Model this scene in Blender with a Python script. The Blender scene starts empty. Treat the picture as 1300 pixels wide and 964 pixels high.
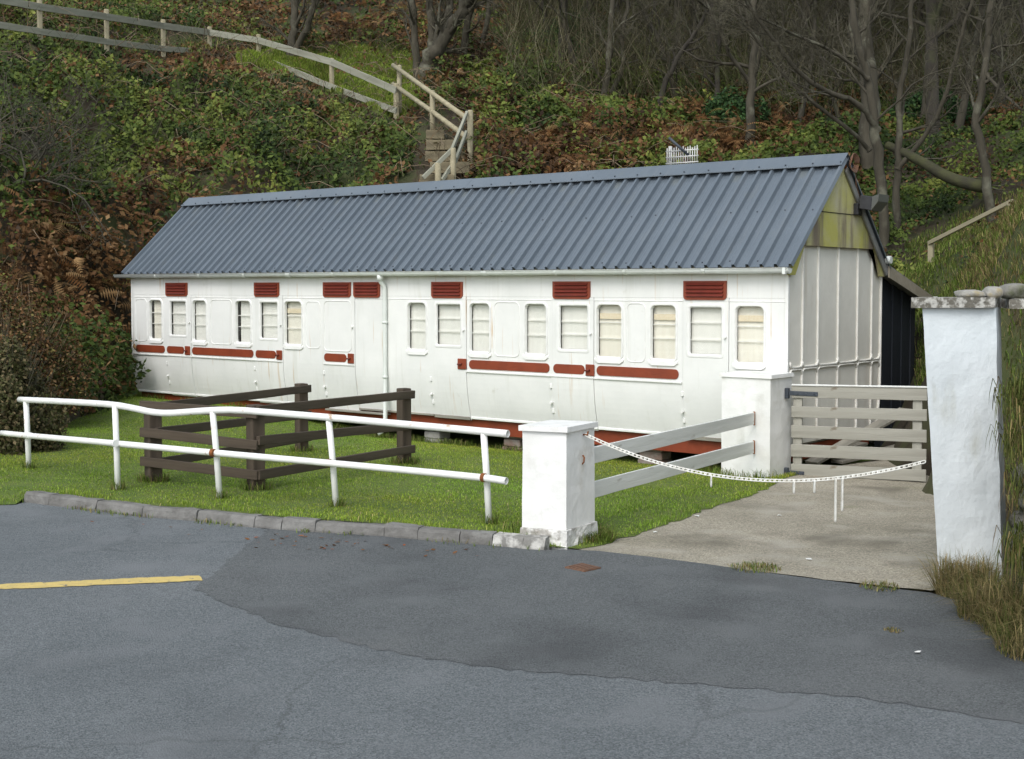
import bpy, bmesh, math, random
import numpy as np
from mathutils import Vector, Matrix, noise as mnoise

# ------------------------------------------------------------------ camera / world / sun
SC = bpy.context.scene
COL = SC.collection
F, CX, CY, HZ, HCAM = 1640., 650., 437., 365., 2.2       # photograph's own pinhole, in its 1300 x 964 pixels
TH = math.atan(2050 / F)
PIT = math.atan((CY - HZ) / F)
fh = np.array([-math.cos(TH), math.sin(TH), 0.]); rt = np.array([math.sin(TH), math.cos(TH), 0.]); upz = np.array([0, 0, 1.])
fw = fh * math.cos(PIT) - upz * math.sin(PIT); uv_ = np.cross(rt, fw)
CAM = np.array([0, 0, HCAM])
cd = bpy.data.cameras.new('camera'); co = bpy.data.objects.new('camera', cd); COL.objects.link(co)
cd.sensor_fit = 'HORIZONTAL'; cd.sensor_width = 36.; cd.lens = F / 1300 * 36.
cd.shift_y = -45. / 1300; cd.clip_end = 2000.; cd.clip_start = .05
co.matrix_world = Matrix(((rt[0], uv_[0], -fw[0], 0), (rt[1], uv_[1], -fw[1], 0), (rt[2], uv_[2], -fw[2], HCAM), (0, 0, 0, 1)))
SC.camera = co

SUN_EL, SUN_AZ = math.radians(48), None
sun_dir = np.array([.25, -.95, 0.]); sun_dir /= np.linalg.norm(sun_dir)     # towards the sun: over the camera's left shoulder
SUN_AZ = math.atan2(sun_dir[0], sun_dir[1])
wd = bpy.data.worlds.new('World'); SC.world = wd; wd.use_nodes = True
nt = wd.node_tree; nt.nodes.clear()
sky = nt.nodes.new('ShaderNodeTexSky'); sky.sky_type = 'NISHITA'; sky.sun_disc = False
sky.sun_elevation = SUN_EL; sky.sun_rotation = SUN_AZ; sky.air_density = 1.0; sky.dust_density = 2.0; sky.ozone_density = 1.0
hs = nt.nodes.new('ShaderNodeHueSaturation'); hs.inputs['Saturation'].default_value = .42; hs.inputs['Hue'].default_value = .472
bg = nt.nodes.new('ShaderNodeBackground'); bg.inputs['Strength'].default_value = .15
wo = nt.nodes.new('ShaderNodeOutputWorld')
nt.links.new(sky.outputs[0], hs.inputs['Color']); nt.links.new(hs.outputs[0], bg.inputs['Color']); nt.links.new(bg.outputs[0], wo.inputs['Surface'])
sl = bpy.data.lights.new('sun', 'SUN'); sl.energy = .8; sl.angle = math.radians(28); sl.color = (1., .98, .93)
so = bpy.data.objects.new('sun', sl); COL.objects.link(so)
sd = Vector((sun_dir[0] * math.cos(SUN_EL), sun_dir[1] * math.cos(SUN_EL), math.sin(SUN_EL)))
so.rotation_euler = sd.to_track_quat('Z', 'Y').to_euler(); so.location = (0, 0, 30)
SC.view_settings.view_transform = 'Standard'; SC.view_settings.look = 'None'
SC.view_settings.exposure = 0.74; SC.view_settings.gamma = 1.0; SC.view_settings.use_curve_mapping = False
SC.render.engine = 'CYCLES'
try: SC.cycles.max_bounces = 6; SC.cycles.transparent_max_bounces = 8
except Exception: pass

R = random.Random(7); NR = np.random.default_rng(11)

# ------------------------------------------------------------------ measuring helpers (survey of the place from the photograph)
def ray(u, v): return fw + rt * (u - CX) / F + uv_ * (CY - v) / F
def G(u, v, z=0.):
    d = ray(u, v); return CAM + d * ((z - HCAM) / d[2])
def PY(u, v, y):
    d = ray(u, v); return CAM + d * (y / d[1])
def PX(u, v, x):
    d = ray(u, v); return CAM + d * (x / d[0])
def D(u, v, dep):
    d = ray(u, v); return CAM + d * (dep / float(d @ fh))
def pix(P):
    q = np.asarray(P) - CAM; w = q @ fw
    return CX + F * (q @ rt) / w, CY - F * (q @ uv_) / w

# ------------------------------------------------------------------ materials
MATS = {}
def mat(name, c1, c2=None, scale=4., rough=.7, bump=0., bscale=None, detail=6., metal=0., spec=.4, stretch=(1, 1, 1), lo=.35, hi=.65, c3=None, s3=1., lo3=.55, hi3=.7, st3=(1, 1, 1), attr=False, trans=0., coat=0.):
    m = bpy.data.materials.new(name); m.use_nodes = True; MATS[name] = m
    t = m.node_tree; N = t.nodes; L = t.links; b = N['Principled BSDF']
    b.inputs['Roughness'].default_value = rough; b.inputs['Metallic'].default_value = metal
    b.inputs['Specular IOR Level'].default_value = spec
    if coat: b.inputs['Coat Weight'].default_value = coat; b.inputs['Coat Roughness'].default_value = .25
    tc = N.new('ShaderNodeTexCoord')
    def nz(sc, st, det):
        mp = N.new('ShaderNodeMapping'); mp.inputs['Scale'].default_value = st; L.new(tc.outputs['Object'], mp.inputs['Vector'])
        n = N.new('ShaderNodeTexNoise'); n.inputs['Scale'].default_value = sc; n.inputs['Detail'].default_value = det; n.inputs['Roughness'].default_value = .6
        L.new(mp.outputs[0], n.inputs['Vector']); return n
    src = None
    if attr:
        a = N.new('ShaderNodeAttribute'); a.attribute_name = 'Col'; src = a.outputs['Color']
    elif c2 is not None:
        n = nz(scale, stretch, detail); r = N.new('ShaderNodeValToRGB')
        r.color_ramp.elements[0].position = lo; r.color_ramp.elements[1].position = hi
        r.color_ramp.elements[0].color = (*c1, 1); r.color_ramp.elements[1].color = (*c2, 1)
        L.new(n.outputs['Fac'], r.inputs['Fac']); src = r.outputs['Color']
    else:
        b.inputs['Base Color'].default_value = (*c1, 1)
    if c3 is not None and src is not None:
        n = nz(s3, st3, 5.); r = N.new('ShaderNodeMapRange'); r.inputs['From Min'].default_value = lo3; r.inputs['From Max'].default_value = hi3
        L.new(n.outputs['Fac'], r.inputs['Value']); mx = N.new('ShaderNodeMix'); mx.data_type = 'RGBA'
        L.new(r.outputs[0], mx.inputs['Factor']); L.new(src, mx.inputs['A']); mx.inputs['B'].default_value = (*c3, 1); src = mx.outputs['Result']
    if src is not None: L.new(src, b.inputs['Base Color'])
    if bump:
        n = nz(bscale or scale * 4, stretch, 8.); bp = N.new('ShaderNodeBump'); bp.inputs['Strength'].default_value = min(1., bump); bp.inputs['Distance'].default_value = .02 if bump <= 1 else .02 * bump
        L.new(n.outputs['Fac'], bp.inputs['Height']); L.new(bp.outputs[0], b.inputs['Normal'])
    if trans:
        tr = N.new('ShaderNodeBsdfTranslucent'); ms = N.new('ShaderNodeMixShader'); ms.inputs['Fac'].default_value = trans
        if src is not None: L.new(src, tr.inputs['Color'])
        else: tr.inputs['Color'].default_value = (*c1, 1)
        L.new(b.outputs[0], ms.inputs[1]); L.new(tr.outputs[0], ms.inputs[2]); L.new(ms.outputs[0], N['Material Output'].inputs['Surface'])
    return m
W = (.80, .80, .775)
mat('coach_paint', W, (.73, .735, .71), 1.6, .45, .25, 3., c3=(.60, .60, .54), s3=2.2, lo3=.55, hi3=1.0, st3=(3.5, 3.5, .30), spec=.4)
def stain(m, col, sc, st, lo, hi, amt, sc2=.8, lo2=.45, hi2=.6):
    t = MATS[m].node_tree; N = t.nodes; L = t.links; b = N['Principled BSDF']; src = b.inputs['Base Color'].links[0].from_socket; tc = [n for n in N if n.type == 'TEX_COORD'][0]; f = None
    for s_, st_, a, c in ((sc, st, lo, hi), (sc2, (1, 1, 1), lo2, hi2)):
        mp = N.new('ShaderNodeMapping'); mp.inputs['Scale'].default_value = st_; mp.inputs['Location'].default_value = (sc * 1.7, sc * .3, 5.1); L.new(tc.outputs['Object'], mp.inputs['Vector']); n = N.new('ShaderNodeTexNoise'); n.inputs['Scale'].default_value = s_; n.inputs['Detail'].default_value = 6; L.new(mp.outputs[0], n.inputs['Vector'])
        r = N.new('ShaderNodeMapRange'); r.inputs['From Min'].default_value = a; r.inputs['From Max'].default_value = c; L.new(n.outputs['Fac'], r.inputs['Value'])
        if f is None: f = r.outputs[0]
        else:
            q = N.new('ShaderNodeMath'); q.operation = 'MULTIPLY'; L.new(f, q.inputs[0]); L.new(r.outputs[0], q.inputs[1]); q2 = N.new('ShaderNodeMath'); q2.operation = 'MULTIPLY'; q2.inputs[1].default_value = amt; L.new(q.outputs[0], q2.inputs[0]); f = q2.outputs[0]
    mx = N.new('ShaderNodeMix'); mx.data_type = 'RGBA'; L.new(f, mx.inputs['Factor']); L.new(src, mx.inputs['A']); mx.inputs['B'].default_value = (*col, 1); L.new(mx.outputs['Result'], b.inputs['Base Color'])
stain('coach_paint', (.52, .34, .16), 3.0, (7., 1.5, .22), .62, .71, .7, 1.1, .50, .62)
stain('coach_paint', (.48, .46, .38), 7., (1, 1, 1), .64, .74, .35, .9, .54, .66)
mat('bead_paint', (.82, .82, .80), (.74, .74, .71), 6., .45, .1)
mat('end_paint', (.80, .78, .71), (.73, .71, .64), 2.5, .6, .3, 9., c3=(.55, .49, .39), s3=1.6, lo3=.58, hi3=.85, st3=(2, 2, .4))
mat('end_bead', (.80, .79, .74), (.70, .68, .62), 5., .6, .2, 14.)
mat('red_paint', (.25, .050, .020), (.20, .040, .017), 5., .5, .15, 12.)
mat('vent_paint', (.165, .027, .016), (.125, .021, .014), 7., .38, .1, 12.)
mat('roof_steel', (.122, .148, .176), (.102, .125, .150), 1.2, .28, .06, 3., spec=.5, c3=(.135, .155, .175), s3=3., lo3=.55, hi3=.75, st3=(3, .3, .3))
mat('pvc_white', (.74, .77, .74), (.66, .69, .65), 5., .35, .05)
mat('soffit', (.40, .37, .29), (.30, .28, .22), 5., .8, .2)
mat('blind', (.82, .82, .78), (.77, .77, .73), 14., .9, .1, stretch=(1, 1, .1))
mat('blind_warm', (.82, .80, .72), (.78, .75, .66), 14., .9, .1, stretch=(1, 1, .1))
mat('blind_trim', (.70, .60, .42), (.76, .69, .55), 40., .9)
mat('interior', (.10, .075, .05), (.06, .045, .03), 3., .9)
mat('dark_void', (.02, .018, .015), None, rough=.9)
mat('brick_pier', (.20, .13, .10), (.27, .24, .21), 6., .9, .5, 20.)
mat('block_pier', (.36, .35, .32), (.25, .24, .22), 6., .9, .5, 25.)
mat('timber_worn', (.34, .32, .27), (.20, .19, .16), 5., .85, .4, 14., stretch=(.2, 1, 1))
mat('gable_moss', (.44, .42, .12), (.46, .43, .29), 1.4, .9, .4, 22., c3=(.20, .165, .12), s3=1.0, lo3=.50, hi3=.62, st3=(1, 2.6, .35), lo=.42, hi=.66)
mat('shed_black', (.010, .014, .020), (.018, .022, .030), 5., .7, .2, 12., stretch=(1, 1, .15))
mat('fascia', (.38, .34, .27), (.27, .24, .18), 4., .8, .3)
mat('lead_grey', (.18, .18, .18), (.27, .27, .25), 4., .6, .3)
mat('pillar_white', (.82, .82, .80), (.74, .74, .71), 3., .7, .3, 9., c3=(.50, .46, .38), s3=2.4, lo3=.62, hi3=.84)
mat('pillar_sky_tint', (.72, .77, .79), (.62, .67, .69), 3., .8, .3, 22., c3=(.44, .46, .44), s3=4., lo3=.63, hi3=.8, st3=(1, 1, .6))  # white render with the blue of the skylight put into its colour
mat('lichen_cap', (.16, .15, .125), (.52, .51, .47), 16., .95, .8, 30., lo=.46, hi=.58)
mat('wood_brown', (.044, .032, .022), (.092, .070, .050), 5., .85, .5, 12., stretch=(.12, 1.6, 1.6))
mat('wood_gate', (.38, .37, .32), (.27, .26, .22), 4., .8, .45, 11., stretch=(.12, 1.8, 1.8), c3=(.20, .17, .13), s3=5., lo3=.66, hi3=.74, st3=(.6, 1, 1))
mat('wood_pale', (.78, .79, .76), (.68, .69, .66), 4., .7, .35, 11., stretch=(.12, 1.8, 1.8), c3=(.42, .40, .35), s3=4., lo3=.66, hi3=.78, st3=(.5, 2, 2))
mat('wood_rail', (.37, .33, .22), (.27, .24, .155), 5., .8, .3, 14., stretch=(.12, 1.5, 1.5))
mat('wood_rail_grey', (.32, .32, .255), (.22, .22, .17), 5., .8, .3, 14., stretch=(.12, 1.5, 1.5))
mat('wood_sleeper', (.20, .17, .105), (.13, .11, .07), 5., .9, .4, 14., stretch=(.15, 1.5, 1.5))
mat('rail_white', (.82, .82, .80), (.75, .75, .72), 6., .4, .12, 20., spec=.5, c3=(.35, .17, .06), s3=5., lo3=.72, hi3=.80)
mat('rust', (.28, .10, .03), (.18, .06, .02), 20., .9, .5, 40.)
mat('iron_black', (.035, .045, .06), (.06, .07, .085), 12., .5, .3)
mat('chain_white', (.74, .74, .70), (.60, .58, .52), 20., .5)
mat('kerb_stone', (.20, .195, .185), (.12, .116, .108), 5., .9, .8, 22., c3=(.26, .26, .245), s3=3., lo3=.58, hi3=.75)
mat('kerb_limed', (.20, .195, .18), (.50, .49, .46), 8., .9, .8, 22., lo=.48, hi=.62)
mat('plinth_limed', (.74, .73, .70), (.36, .34, .31), 7., .9, .9, 22., lo=.50, hi=.60)
mat('rock', (.17, .165, .15), (.27, .26, .235), 5., .95, 1., 14., c3=(.10, .11, .06), s3=3., lo3=.52, hi3=.66)
mat('rock_lichen', (.24, .235, .21), (.36, .35, .32), 7., .95, .9, 18., c3=(.30, .24, .11), s3=4., lo3=.58, hi3=.7)
mat('aerial_metal', (.62, .62, .60), (.48, .48, .46), 8., .45, metal=.3)
mat('lamp_black', (.02, .022, .026), (.035, .035, .04), 8., .5)
mat('lamp_glass', (.10, .105, .10), None, rough=.15)
mat('rusted_iron', (.20, .10, .055), (.13, .08, .06), 14., .85, .6, 40.)
mat('yellow_paint', (.62, .47, .16), (.52, .40, .15), 10., .8, .5, 40., c3=(.16, .15, .14), s3=14., lo3=.60, hi3=.66)
mat('leaf', (.1, .1, .05), rough=.6, attr=True, trans=.10, spec=.15)
mat('grass_leaf', (.1, .1, .05), rough=.6, attr=True, trans=.4, spec=.15)
mat('dead_leaf', (.1, .1, .05), rough=.9, attr=True, trans=.15, spec=.1)
mat('bark', (.072, .064, .046), (.034, .030, .020), 5., .95, 1.6, 7., stretch=(1, 1, .22), c3=(.15, .15, .11), s3=2.2, lo3=.56, hi3=.74)
mat('bark_dark', (.028, .024, .019), (.052, .046, .036), 5., .95, 1.5, 7., stretch=(1, 1, .22), c3=(.055, .062, .025), s3=1.6, lo3=.5, hi3=.68)
mat('bark_moss', (.055, .058, .022), (.03, .026, .02), 3., .9, .7, 9.)
mat('twig', (.046, .041, .025), (.098, .090, .060), 1.5, .9)
mat('twig_dark', (.05, .045, .033), (.085, .08, .055), 1.5, .9)
mat('cane', (.26, .20, .13), (.14, .10, .065), 2., .8)
mat('soil', (.030, .023, .014), (.055, .042, .024), 1.5, .95, .8, 6., c3=(.05, .06, .02), s3=.7, lo3=.48, hi3=.6)
mat('lawn_base', (.075, .12, .018), (.11, .14, .03), 2.5, .95, .5, 30.)
mat('concrete_plain', (.36, .33, .27), (.27, .25, .205), 1.3, .92, .8, 60., c3=(.17, .155, .12), s3=.8, lo3=.50, hi3=.72, detail=12.)
mat('gravel', (.42, .39, .33), (.28, .26, .21), 30., .95, .8, 40.)

def asphalt(name, a, b, worn, sc, crack=True, bmp=.9):
    m = mat(name, a, b, .55, .86, bmp, 90., spec=.3)
    t = m.node_tree; N = t.nodes; L = t.links; bs = N['Principled BSDF']; src = bs.inputs['Base Color'].links[0].from_socket
    tc = [n for n in N if n.type == 'TEX_COORD'][0]
    v = N.new('ShaderNodeTexVoronoi'); v.inputs['Scale'].default_value = sc; L.new(tc.outputs['Object'], v.inputs['Vector'])
    r = N.new('ShaderNodeValToRGB'); r.color_ramp.elements[0].position = .0; r.color_ramp.elements[1].position = 1.
    r.color_ramp.elements[0].color = (.55, .55, .55, 1); r.color_ramp.elements[1].color = (1.55, 1.52, 1.46, 1)
    L.new(v.outputs['Color'], r.inputs['Fac']); mx = N.new('ShaderNodeMix'); mx.data_type = 'RGBA'; mx.blend_type = 'MULTIPLY'; mx.inputs['Factor'].default_value = 1.
    L.new(src, mx.inputs['A']); L.new(r.outputs[0], mx.inputs['B'])
    n2 = N.new('ShaderNodeTexNoise'); n2.inputs['Scale'].default_value = 1.7; n2.inputs['Detail'].default_value = 8; L.new(tc.outputs['Object'], n2.inputs['Vector'])
    mr = N.new('ShaderNodeMapRange'); mr.inputs['From Min'].default_value = .52; mr.inputs['From Max'].default_value = .74; L.new(n2.outputs['Fac'], mr.inputs['Value'])
    m2 = N.new('ShaderNodeMix'); m2.data_type = 'RGBA'; L.new(mr.outputs[0], m2.inputs['Factor']); L.new(mx.outputs['Result'], m2.inputs['A']); m2.inputs['B'].default_value = (*worn, 1)
    L.new(m2.outputs['Result'], bs.inputs['Base Color'])
    if crack:
        wn = N.new('ShaderNodeTexNoise'); wn.inputs['Scale'].default_value = 2.2; wn.inputs['Detail'].default_value = 6; L.new(tc.outputs['Object'], wn.inputs['Vector'])
        va = N.new('ShaderNodeMix'); va.data_type = 'VECTOR'; va.inputs['Factor'].default_value = .28; L.new(tc.outputs['Object'], va.inputs[4]); L.new(wn.outputs['Color'], va.inputs[5])
        vo = N.new('ShaderNodeTexVoronoi'); vo.feature = 'DISTANCE_TO_EDGE'; vo.inputs['Scale'].default_value = .75; L.new(va.outputs[1], vo.inputs['Vector'])
        c1 = N.new('ShaderNodeMapRange'); c1.inputs['From Min'].default_value = .004; c1.inputs['From Max'].default_value = .012; c1.inputs['To Min'].default_value = 1; c1.inputs['To Max'].default_value = 0; L.new(vo.outputs['Distance'], c1.inputs['Value'])
        mk = N.new('ShaderNodeTexNoise'); mk.inputs['Scale'].default_value = .45; L.new(tc.outputs['Object'], mk.inputs['Vector']); c2 = N.new('ShaderNodeMapRange'); c2.inputs['From Min'].default_value = .50; c2.inputs['From Max'].default_value = .58; L.new(mk.outputs['Fac'], c2.inputs['Value'])
        q = N.new('ShaderNodeMath'); q.operation = 'MULTIPLY'; L.new(c1.outputs[0], q.inputs[0]); L.new(c2.outputs[0], q.inputs[1]); q3 = N.new('ShaderNodeMath'); q3.operation = 'MULTIPLY'; q3.inputs[1].default_value = .22; L.new(q.outputs[0], q3.inputs[0])
        m3 = N.new('ShaderNodeMix'); m3.data_type = 'RGBA'; L.new(q3.outputs[0], m3.inputs['Factor']); L.new(m2.outputs['Result'], m3.inputs['A']); m3.inputs['B'].default_value = (.035, .036, .036, 1); L.new(m3.outputs['Result'], bs.inputs['Base Color'])
asphalt('asphalt_new', (.100, .110, .117), (.124, .134, .141), (.144, .152, .157), 115., False)
asphalt('asphalt_old', (.128, .144, .157), (.158, .174, .187), (.186, .198, .207), 105.)

asphalt('concrete', (.37, .34, .28), (.27, .25, .20), (.42, .39, .33), 85., False, .8)
stain('concrete', (.16, .145, .11), 1.4, (1, 1, 1), .50, .66, .75, .5, .42, .6); stain('concrete', (.20, .21, .10), 2.3, (1, 1, 1), .55, .68, .5, .7, .5, .62)
stain('asphalt_old', (.075, .082, .088), 1.1, (1, 1, 1), .50, .66, .7, .35, .42, .62); stain('asphalt_new', (.17, .175, .175), 1.3, (1, 1, 1), .54, .70, .5, .4, .48, .64); stain('asphalt_new', (.045, .047, .05), .8, (1, 1, 1), .52, .70, .6, .4, .45, .62)
stain('pillar_white', (.30, .29, .20), 3.5, (1.2, 1.2, .5), .56, .72, .55, 1.5, .48, .62); stain('pillar_sky_tint', (.42, .42, .33), 3.5, (1.2, 1.2, .4), .56, .72, .5, 1.5, .48, .62)
stain('rail_white', (.36, .20, .08), 9., (1, 1, 1), .60, .68, .8, 2.2, .52, .60); stain('roof_steel', (.15, .16, .14), 4., (1.5, .6, .6), .56, .74, .5, 1., .46, .66)
# glass: clear pane with a sky reflection
g = bpy.data.materials.new('window_glass'); g.use_nodes = True; MATS['window_glass'] = g
t = g.node_tree; N = t.nodes; N.remove(N['Principled BSDF'])
tr = N.new('ShaderNodeBsdfTransparent'); tr.inputs[0].default_value = (1, 1, .99, 1); gl = N.new('ShaderNodeBsdfGlossy'); gl.inputs['Roughness'].default_value = .03
fr = N.new('ShaderNodeFresnel'); ge = N.new('ShaderNodeNewGeometry'); mr = N.new('ShaderNodeMapRange'); mr.inputs['To Min'].default_value = 1.5; mr.inputs['To Max'].default_value = .6667; ms = N.new('ShaderNodeMixShader')
t.links.new(ge.outputs['Backfacing'], mr.inputs['Value']); t.links.new(mr.outputs[0], fr.inputs[0])
t.links.new(fr.outputs[0], ms.inputs[0]); t.links.new(tr.outputs[0], ms.inputs[1]); t.links.new(gl.outputs[0], ms.inputs[2]); t.links.new(ms.outputs[0], N['Material Output'].inputs['Surface'])

# ------------------------------------------------------------------ object helpers
WM = {}
def tag(o, label=None, cat=None, group=None, kind=None):
    if label: o['label'] = label
    if cat: o['category'] = cat
    if group: o['group'] = group
    if kind: o['kind'] = kind
    return o
def empty(name, loc, label=None, cat=None, group=None):
    o = bpy.data.objects.new(name, None); COL.objects.link(o); o.location = [float(c) for c in loc]; o.empty_display_size = .2
    WM[o.name] = Matrix.Translation(Vector([float(c) for c in loc])); return tag(o, label, cat, group)
def link(name, me, parent=None, world=None, m=None, smooth=False):
    o = bpy.data.objects.new(name, me); COL.objects.link(o); world = world or Matrix.Identity(4)
    if parent is not None:
        o.parent = parent; o.matrix_basis = WM[parent.name].inverted() @ world
    else: o.matrix_basis = world
    WM[o.name] = world
    if m and not me.materials: me.materials.append(MATS[m])
    return o
class MB:
    def __init__(s): s.v = []; s.f = []; s.sm = []
    def add(s, vs, fs, smooth=False):
        o = len(s.v); s.v.extend([tuple(map(float, p)) for p in vs]); s.f.extend([tuple(i + o for i in f) for f in fs]); s.sm.extend([smooth] * len(fs)); return s
    def box(s, x0, x1, y0, y1, z0, z1):
        return s.add([(x0, y0, z0), (x1, y0, z0), (x1, y1, z0), (x0, y1, z0), (x0, y0, z1), (x1, y0, z1), (x1, y1, z1), (x0, y1, z1)],
                     [(0, 3, 2, 1), (4, 5, 6, 7), (0, 1, 5, 4), (1, 2, 6, 5), (2, 3, 7, 6), (3, 0, 4, 7)])
    def hexa(s, b, t):      # b, t: 4 points each (ring order)
        return s.add(list(b) + list(t), [(0, 3, 2, 1), (4, 5, 6, 7), (0, 1, 5, 4), (1, 2, 6, 5), (2, 3, 7, 6), (3, 0, 4, 7)])
    def tube(s, path, rad, n=8, caps=True, smooth=True):
        P = [np.array(p, float) for p in path]; k = len(P)
        rad = [rad] * k if not hasattr(rad, '__len__') else rad
        vs = []; ref = None
        for i in range(k):
            t = P[min(i + 1, k - 1)] - P[max(i - 1, 0)]; t = t / (np.linalg.norm(t) + 1e-9)
            if ref is None:
                a = np.array([0, 0, 1.]) if abs(t[2]) < .9 else np.array([1., 0, 0]); ref = np.cross(t, a)
            ref = ref - t * (ref @ t); ref /= (np.linalg.norm(ref) + 1e-9); b = np.cross(t, ref)
            for j in range(n):
                a = 2 * math.pi * j / n; vs.append(P[i] + rad[i] * (ref * math.cos(a) + b * math.sin(a)))
        fs = [(i * n + j, i * n + (j + 1) % n, (i + 1) * n + (j + 1) % n, (i + 1) * n + j) for i in range(k - 1) for j in range(n)]
        s.add(vs, fs, smooth)
        if caps:
            o = len(s.v) - k * n; s.f.append(tuple(o + j for j in range(n))[::-1]); s.f.append(tuple(o + (k - 1) * n + j for j in range(n))); s.sm += [False, False]
        return s
    def mesh(s, name):
        me = bpy.data.meshes.new(name); me.from_pydata(s.v, [], s.f)
        if any(s.sm): me.polygons.foreach_set('use_smooth', s.sm)
        me.update(); return me
    def build(s, name, m, parent=None, recalc=True, bevel=0., fix=True):
        me = s.mesh(name)
        if fix:
            bm = bmesh.new(); bm.from_mesh(me); bmesh.ops.recalc_face_normals(bm, faces=bm.faces)
            if bevel: bmesh.ops.bevel(bm, geom=list(bm.edges), offset=bevel, segments=1, affect='EDGES', profile=.5)
            bm.to_mesh(me); bm.free()
        return link(name, me, parent, None, m)
def beam(name, a, b, w, h, m, parent, up=(0, 0, 1), bevel=.006, wob=0.):
    """a board or post from a to b (local X along it): w sideways, h along 'up'"""
    a = Vector([float(c) for c in a]); b = Vector([float(c) for c in b]); x = (b - a); Ln = x.length; x.normalize()
    up = Vector(up); y = up.cross(x).normalized(); z = x.cross(y)
    M = Matrix(((x.x, y.x, z.x, a.x), (x.y, y.y, z.y, a.y), (x.z, y.z, z.z, a.z), (0, 0, 0, 1)))
    mb = MB(); mb.box(0, Ln, -w / 2, w / 2, -h / 2, h / 2); me = mb.mesh(name)
    bm = bmesh.new(); bm.from_mesh(me)
    if wob:
        ed = [e for e in bm.edges if abs((e.verts[0].co - e.verts[1].co).x) > .5 * Ln]
        bmesh.ops.subdivide_edges(bm, edges=ed, cuts=5, use_grid_fill=True)
        for v in bm.verts: v.co.y += wob * (R.random() - .5); v.co.z += wob * (R.random() - .5)
    if bevel: bmesh.ops.bevel(bm, geom=[e for e in bm.edges if e.calc_face_angle(0) > .8], offset=bevel, segments=2, affect='EDGES', profile=.5)
    bmesh.ops.recalc_face_normals(bm, faces=bm.faces); bm.to_mesh(me); bm.free()
    return link(name, me, parent, M, m)
def rodobj(name, path, rad, m, parent=None, n=10):
    return MB().tube(path, rad, n).build(name, m, parent)
def rrect(w, h, r, n=5, cx=0., cz=0.):
    """rounded rectangle outline, list of (x, z)"""
    r = min(r, w / 2 - 1e-3, h / 2 - 1e-3); pts = []
    for (sx, sz, a0) in ((1, 1, 0), (-1, 1, 90), (-1, -1, 180), (1, -1, 270)):
        for k in range(n + 1):
            a = math.radians(a0 + 90 * k / n); pts.append((cx + sx * (w / 2 - r) + r * math.cos(a), cz + sz * (h / 2 - r) + r * math.sin(a)))
    return pts
def nz3(x, y, z): return mnoise.noise(Vector((x, y, z)))

# vectorised value noise for scattering
_perm = NR.random((64, 64))
def vn(x, y, s):
    x = np.asarray(x) * s + 1000; y = np.asarray(y) * s + 1000; i = np.floor(x).astype(int); j = np.floor(y).astype(int); fx = x - i; fy = y - j
    fx = fx * fx * (3 - 2 * fx); fy = fy * fy * (3 - 2 * fy); g = lambda a, b: _perm[a % 64, b % 64]
    return (g(i, j) * (1 - fx) + g(i + 1, j) * fx) * (1 - fy) + (g(i, j + 1) * (1 - fx) + g(i + 1, j + 1) * fx) * fy
def fbm(x, y, s): return .5 * vn(x, y, s) + .3 * vn(y, x, s * 2.1) + .2 * vn(x, y, s * 4.3)
def inpoly(x, y, poly):
    x = np.asarray(x, float); y = np.asarray(y, float); r = np.zeros(x.shape, bool); n = len(poly)
    for i in range(n):
        x1, y1 = poly[i][:2]; x2, y2 = poly[(i + 1) % n][:2]
        c = ((y1 > y) != (y2 > y)) & (x < (x2 - x1) * (y - y1) / (y2 - y1 + 1e-12) + x1); r ^= c
    return r
def npmesh(name, V, Fc, col=None, m=None, smooth=False):
    """numpy mesh; Fc (n,3) or (n,4)"""
    me = bpy.data.meshes.new(name); V = np.ascontiguousarray(V, np.float32); Fc = np.ascontiguousarray(Fc, np.int32); k = Fc.shape[1]
    me.vertices.add(len(V)); me.vertices.foreach_set('co', V.ravel()); me.loops.add(Fc.size); me.loops.foreach_set('vertex_index', Fc.ravel())
    me.polygons.add(len(Fc)); me.polygons.foreach_set('loop_start', np.arange(0, Fc.size, k, dtype=np.int32))
    if smooth: me.polygons.foreach_set('use_smooth', np.ones(len(Fc), bool))
    if col is not None:
        at = me.color_attributes.new('Col', 'FLOAT_COLOR', 'POINT'); c4 = np.ones((len(V), 4), np.float32); c4[:, :3] = col; at.data.foreach_set('color', c4.ravel())
    me.update(calc_edges=True)
    if m: me.materials.append(MATS[m])
    return me

# ------------------------------------------------------------------ terrain
def LD(lat, dep, z=0.):
    p = rt * lat + fh * dep; return np.array([p[0], p[1], z])
KPX = [(31, 625), (63, 629), (122, 636), (181, 643), (250, 648), (323, 656), (358, 659), (400, 662), (488, 667), (530, 671), (584, 675), (625, 678), (664, 682), (692, 684)]
KERB = [G(u, v, .1) for u, v in KPX]
ROAD_EDGE = [G(-420, 612), G(-160, 640), G(-40, 643), G(20, 641)] + [np.array([k[0], k[1], 0]) for k in KERB] + \
            [G(715, 698), G(760, 700), (G(830, 708)), G(900, 717), G(960, 726), G(1030, 735), G(1100, 744), G(1180, 753), G(1215, 762), G(1275, 790), G(1345, 826), G(1500, 905)]
ROAD = ROAD_EDGE + [LD(4.2, 2.5), LD(4.2, -14), LD(-30, -14), LD(-30, 12)]
DRIVE = [G(735, 694), G(760, 699), G(830, 707), G(900, 716), G(960, 725), G(1030, 734), G(1100, 743), G(1182, 752), LD(3.45, 9.5), LD(4.25, 11.5), LD(5.2, 15.3), LD(5.9, 18.2), LD(5.3, 19.6)] + \
        [np.array([-6.9, 17.4, 0]), np.array([-7.15, 15.2, 0]), np.array([-7.15, 14.3, 0]), G(975, 621, -.12), G(950, 630, -.1), G(900, 645, -.07), G(860, 660, -.05), G(800, 678, -.02), G(765, 690)]
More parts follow.
